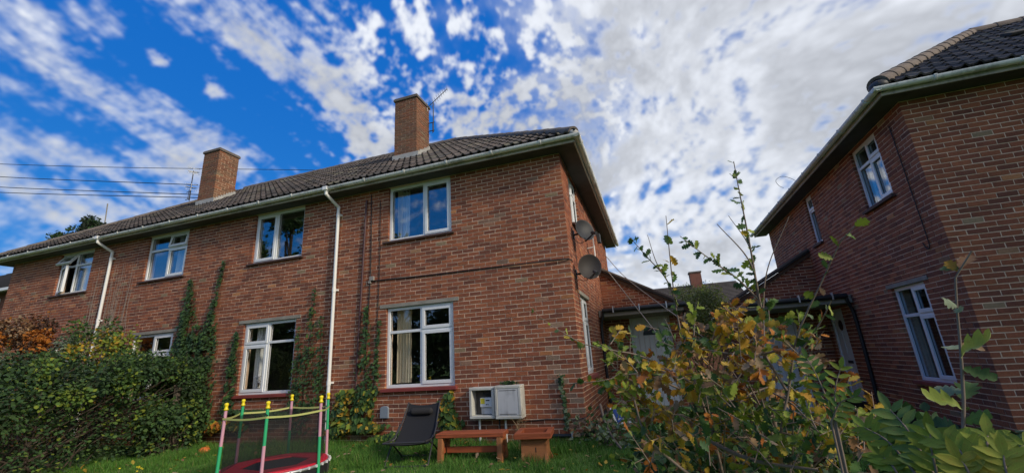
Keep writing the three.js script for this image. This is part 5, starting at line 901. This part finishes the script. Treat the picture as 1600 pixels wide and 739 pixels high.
// ---------- trees
function tree(label, x, z, h, rx, crownY, n, size, pals, group, o = {}) {
  const t = thing(o.name ?? 'garden_tree', label, 'tree', [x, gy(x, z), z], 0, group), wood = [], b = bag(), top = V(gauss() * 0.3, h * 0.85, gauss() * 0.3);
  wood.push(taper([V(0, -0.1, 0), V(gauss() * 0.15, h * 0.35, gauss() * 0.15), top], h * 0.022, h * 0.005, 8, 14)); const cl = [];
  for (let i = 0; i < (o.limbs ?? 34); i++) { const d = rdir(), k = rr(0.45, 1), c = V(d.x * rx * k, crownY + (d.y * 0.5 + 0.5) * (h - crownY) , d.z * rx * k); const q = (c.y - crownY) / (h - crownY); const s = o.cone ? 1.05 - q : Math.sqrt(Math.max(0.05, 1 - (q * 2 - 1) ** 2 * 0.8)); c.x *= s; c.z *= s; cl.push([c, rr(0.10, 0.20) * rx * (o.cone ? 0.9 : 1.4), pick(pals)]); wood.push(taper([V(0, Math.min(c.y * 0.75, h * 0.8), 0), V(c.x * 0.5, c.y * 0.9, c.z * 0.5), c], h * 0.006, h * 0.0015, 5, 6)); }
  for (let i = 0; i < n; i++) { const [c, r, pal] = pick(cl), out = rdir(), p = c.clone().addScaledVector(out, r * Math.cbrt(rnd()) * rr(0.6, 1.5)); leafInto(b, pick(LEAF.small), leafMatrix(p, out.clone().add(rdir()), rdir().add(V(0, 0.8, 0)), size * rr(0.6, 1.3)), vary(pick(pal), 0.25)); }
  part('trunk', wood, M.bark, t); part('crown', bagGeo(b), M.leaf, t).userData.kind = 'stuff';
}
{ const p = at(140, 352, 36); tree('dark conifer top showing above the far end of the roof', p.x, p.z, p.y + 0.25 - gy(p.x, p.z), 1.35, 8, 6000, 0.18, [DARKG, [[0.03, 0.05, 0.025]]], 'trees beyond the house', { cone: false, limbs: 46, name: 'conifer_tree' }); const q = at(163, 345, 38), r = at(167, 318, 38); tag(part('roof_mast', tube([V(q.x, 0, q.z), q, r], 0.035, 6), M.cablePale, scene), 'thin pale mast sticking up beside the conifer', 'mast'); }
tree('large leafy tree added out of view right of the dark house to shade its front', 14.2, 3.2, 8.4, 4.2, 1.0, 30000, 0.26, [GREEN, DARKG, LIME], 'shade tree added beside the houses', { limbs: 150 });  // unseen tree, added and sized to keep sun off the right house front
// trees across the garden behind the camera, mirrored by the windows
for (const [x, z, h, r, cy, n, label] of [[-21, 14, 11.5, 3.4, 2.0, 8000, 'tallest broad tree across the garden, mirrored in the upper windows'], [-13.8, 16, 9.0, 2.2, 1.5, 5000, 'slim tree across the garden, next to the tallest one'], [-29, 13, 7.5, 3.0, 1.2, 4500, 'round tree across the garden near the end of the hedge'], [-9.5, 17, 5.4, 2.6, 0.8, 5000, 'low bushy tree across the garden, mirrored in the lower window']]) tree(label, x, z, h, r, cy, n, 0.30, [DARKG, GREEN, DARKG], 'trees across the garden', { limbs: 46 });
bush('boundary_hedge', 'long tall hedge at the far side of the garden, mirrored in the lower windows', 'hedge', -15, 15.5, 22, 3.2, 1.0, 26000, 0.26, [DARKG, DARKG, GREEN], { clumps: 260, stems: 60, clumpR: 4 });
// ---------- far house between the two, and the end of the next house on the left
function farHouse(name, label, x0, x1, z, yE, yR, dep, o = {}) {
  const t = thing(name, label, 'house', [0, -0.2, 0]), w = part('wall', [box(x0, x1, -0.3, yE, z - dep, z)], M.wallBack, t);
  const ov = 0.3, zm = z - dep / 2, A = [V(x0 - ov, yE, z + ov), V(x1 + ov, yE, z + ov), V(x1 + ov, yE, z - dep - ov), V(x0 - ov, yE, z - dep - ov), V(x0 + (o.hip ?? 0), yR, zm), V(x1 - (o.hip ?? 0), yR, zm)], pos = [];
  for (const f of [[0, 1, 5], [0, 5, 4], [2, 3, 4], [2, 4, 5], [1, 2, 5], [3, 0, 4], [0, 2, 1], [0, 3, 2]]) for (const k of f) pos.push(A[k].x, A[k].y, A[k].z);
  const rf = part('roof', metric(flatGeo(pos, new Array(pos.length / 3 * 2).fill(0))), o.roofMat ?? std(C(0.15, 0.125, 0.11), 0.9, { map: tBlotch }), t);
  const rows = []; const n = 22; for (let i = 0; i < n; i++) { const k = i / n; rows.push(bar(A[0].clone().lerp(A[4], k).add(V(0, 0.02, 0.01)), A[1].clone().lerp(A[5], k).add(V(0, 0.02, 0.01)), 0.05, 0.03, 0)); } part('tile_rows', rows, M.deck, rf);
  part('gutter', bar(V(x0 - ov, yE, z + ov + 0.05), V(x1 + ov, yE, z + ov + 0.05), 0.1, 0.1), M.whitePipe, t);
  for (const [wx, wy] of o.windows ?? []) { const g = sub('window', t); part('frame', ring(wx, wx + 1.2, wy, wy + 1.1, 0.07, z + 0.002, z + 0.06), M.upvc, g); part('pane', box(wx + 0.06, wx + 1.14, wy + 0.06, wy + 1.04, z + 0.004, z + 0.02), M.doorGlass, g); }
  for (const cx of o.chimneys ?? []) { const c = part('chimney', box(cx - 0.4, cx + 0.4, yR - 0.8, yR + 0.85, zm - 0.4, zm + 0.4), M.wallBack, t); part('chimney_cap', box(cx - 0.45, cx + 0.45, yR + 0.85, yR + 0.95, zm - 0.45, zm + 0.45), M.cap, c); }
}
{ const z = -24, zm = z - 3.5, R0 = onPlane(1070, 447, 'z', zm), R1 = onPlane(1150, 438, 'z', zm), ch = onPlane(1088, 440, 'z', zm), y = (R0.y + R1.y) / 2 + 0.2; farHouse('distant_house', 'distant house with dark tiled roof and one chimney seen between the houses', R0.x - 7, R1.x, z, y - 2.5, y, 7, { chimneys: [ch.x], hip: 0, windows: [[R0.x - 3, 2.2], [R0.x + 1.0, 2.2]] }); }
farHouse('neighbour_house', 'next brick house beyond the far end of the long house', -33, -19.2, -1.5, 4.9, 7.4, 7.5, { hip: 3.8, windows: [[-22, 3.6], [-26, 3.6]] });

// ---------- lawn
{
  const blade = flatGeo([-0.5, 0, 0, 0.5, 0, 0, -0.34, 0.5, 0.12, 0.34, 0.5, 0.12, 0, 1, 0.42], [0, 0, 1, 0, 0, 0.5, 1, 0.5, 0.5, 1], null, [0, 1, 3, 0, 3, 2, 2, 3, 4]);
  const zones = [[-8.6, 1.6, 0.06, 3.4, 92000], [-8.6, 1.2, 3.4, 6.6, 22000], [1.2, 4.9, -0.6, 5.5, 20000], [-16, -9.5, 0.2, 4, 9000], [0.2, 4.9, -3.4, 0, 9000]], N = zones.reduce((s, z) => s + z[4], 0);
  const m = new THREE.InstancedMesh(blade, new THREE.MeshPhysicalMaterial({ color: C(1, 1, 1), roughness: 0.75, transmission: 0.22, thickness: 0, side: THREE.DoubleSide }), N), M4 = new THREE.Matrix4(), e = new THREE.Euler(), q = new THREE.Quaternion(); let i = 0;
  for (const [x0, x1, z0, z1, n] of zones) for (let k = 0; k < n; k++) {
    let x = rr(x0, x1), z = rr(z0, z1); const tuft = fbm(x * 2.1 + 20, z * 2.1 + 20, 3), wall = smooth(0.5, 0.1, z) * 0.6;
    const h = (0.045 + 0.10 * smooth(0.35, 0.7, tuft) + 0.05 * wall) * rr(0.6, 1.35);
    e.set(gauss() * 0.45, rr(0, 6.283), gauss() * 0.45); q.setFromEuler(e); M4.compose(V(x, gy(x, z) - 0.004, z), q, V(rr(0.005, 0.009), h, h)); m.setMatrixAt(i, M4);
    const r = rnd(), c = r < 0.04 ? [0.24, 0.23, 0.07] : r < 0.35 ? [0.090, 0.225, 0.014] : [0.062, 0.180, 0.010], f = rr(0.75, 1.25); m.setColorAt(i, C(c[0] * f, c[1] * f, c[2] * f)); i++;
  }
  m.name = 'grass'; m.castShadow = m.receiveShadow = true; scene.add(m); tag(m, 'green lawn grass in front of the brick house', 'grass', null, 'stuff');
}
{ // fallen leaves and small yellow flowers in the grass
  const b = bag(); for (let i = 0; i < 330; i++) { const x = rr(-8, 1.4), z = rr(0.3, 3.2); leafInto(b, pick(LEAF.oak), leafMatrix(V(x, gy(x, z) + rr(0.03, 0.08), z), V(gauss(), 0.1, gauss()), V(gauss() * 0.4, 1, gauss() * 0.4), rr(0.05, 0.08)), vary(pick(rnd() < 0.5 ? YELL : TAN))); }
  tag(part('fallen_leaves', bagGeo(b), M.leaf, scene), 'scattered fallen yellow and brown leaves on the lawn', 'leaves', null, 'stuff');
  for (let i = 0; i < 9; i++) { const p = onPlane(170 + rnd() * 60, 728 + rnd() * 12, 'y', 0.12), t = thing('yellow_flower', 'small yellow flower standing in the grass before the hedge', 'flower', [p.x, gy(p.x, p.z), p.z], 0, 'yellow flowers in the grass'); const h = 0.12; part('stalk', taper([V(0, 0, 0), V(0.01, h, 0)], 0.002, 0.0015, 4, 2), M.twig, t); part('bloom', clean(new THREE.SphereGeometry(0.014, 8, 5).scale(1, 0.5, 1).translate(0.01, h, 0)), M.yellowCap, t); }
}
renderer();
function renderer() {
  const r = new THREE.WebGLRenderer({ antialias: true }); r.setSize(1024, 472); r.toneMapping = THREE.LinearToneMapping; r.toneMappingExposure = EXPOSURE; r.shadowMap.enabled = true; r.shadowMap.type = THREE.PCFSoftShadowMap;
  r.render(scene, camera);
}
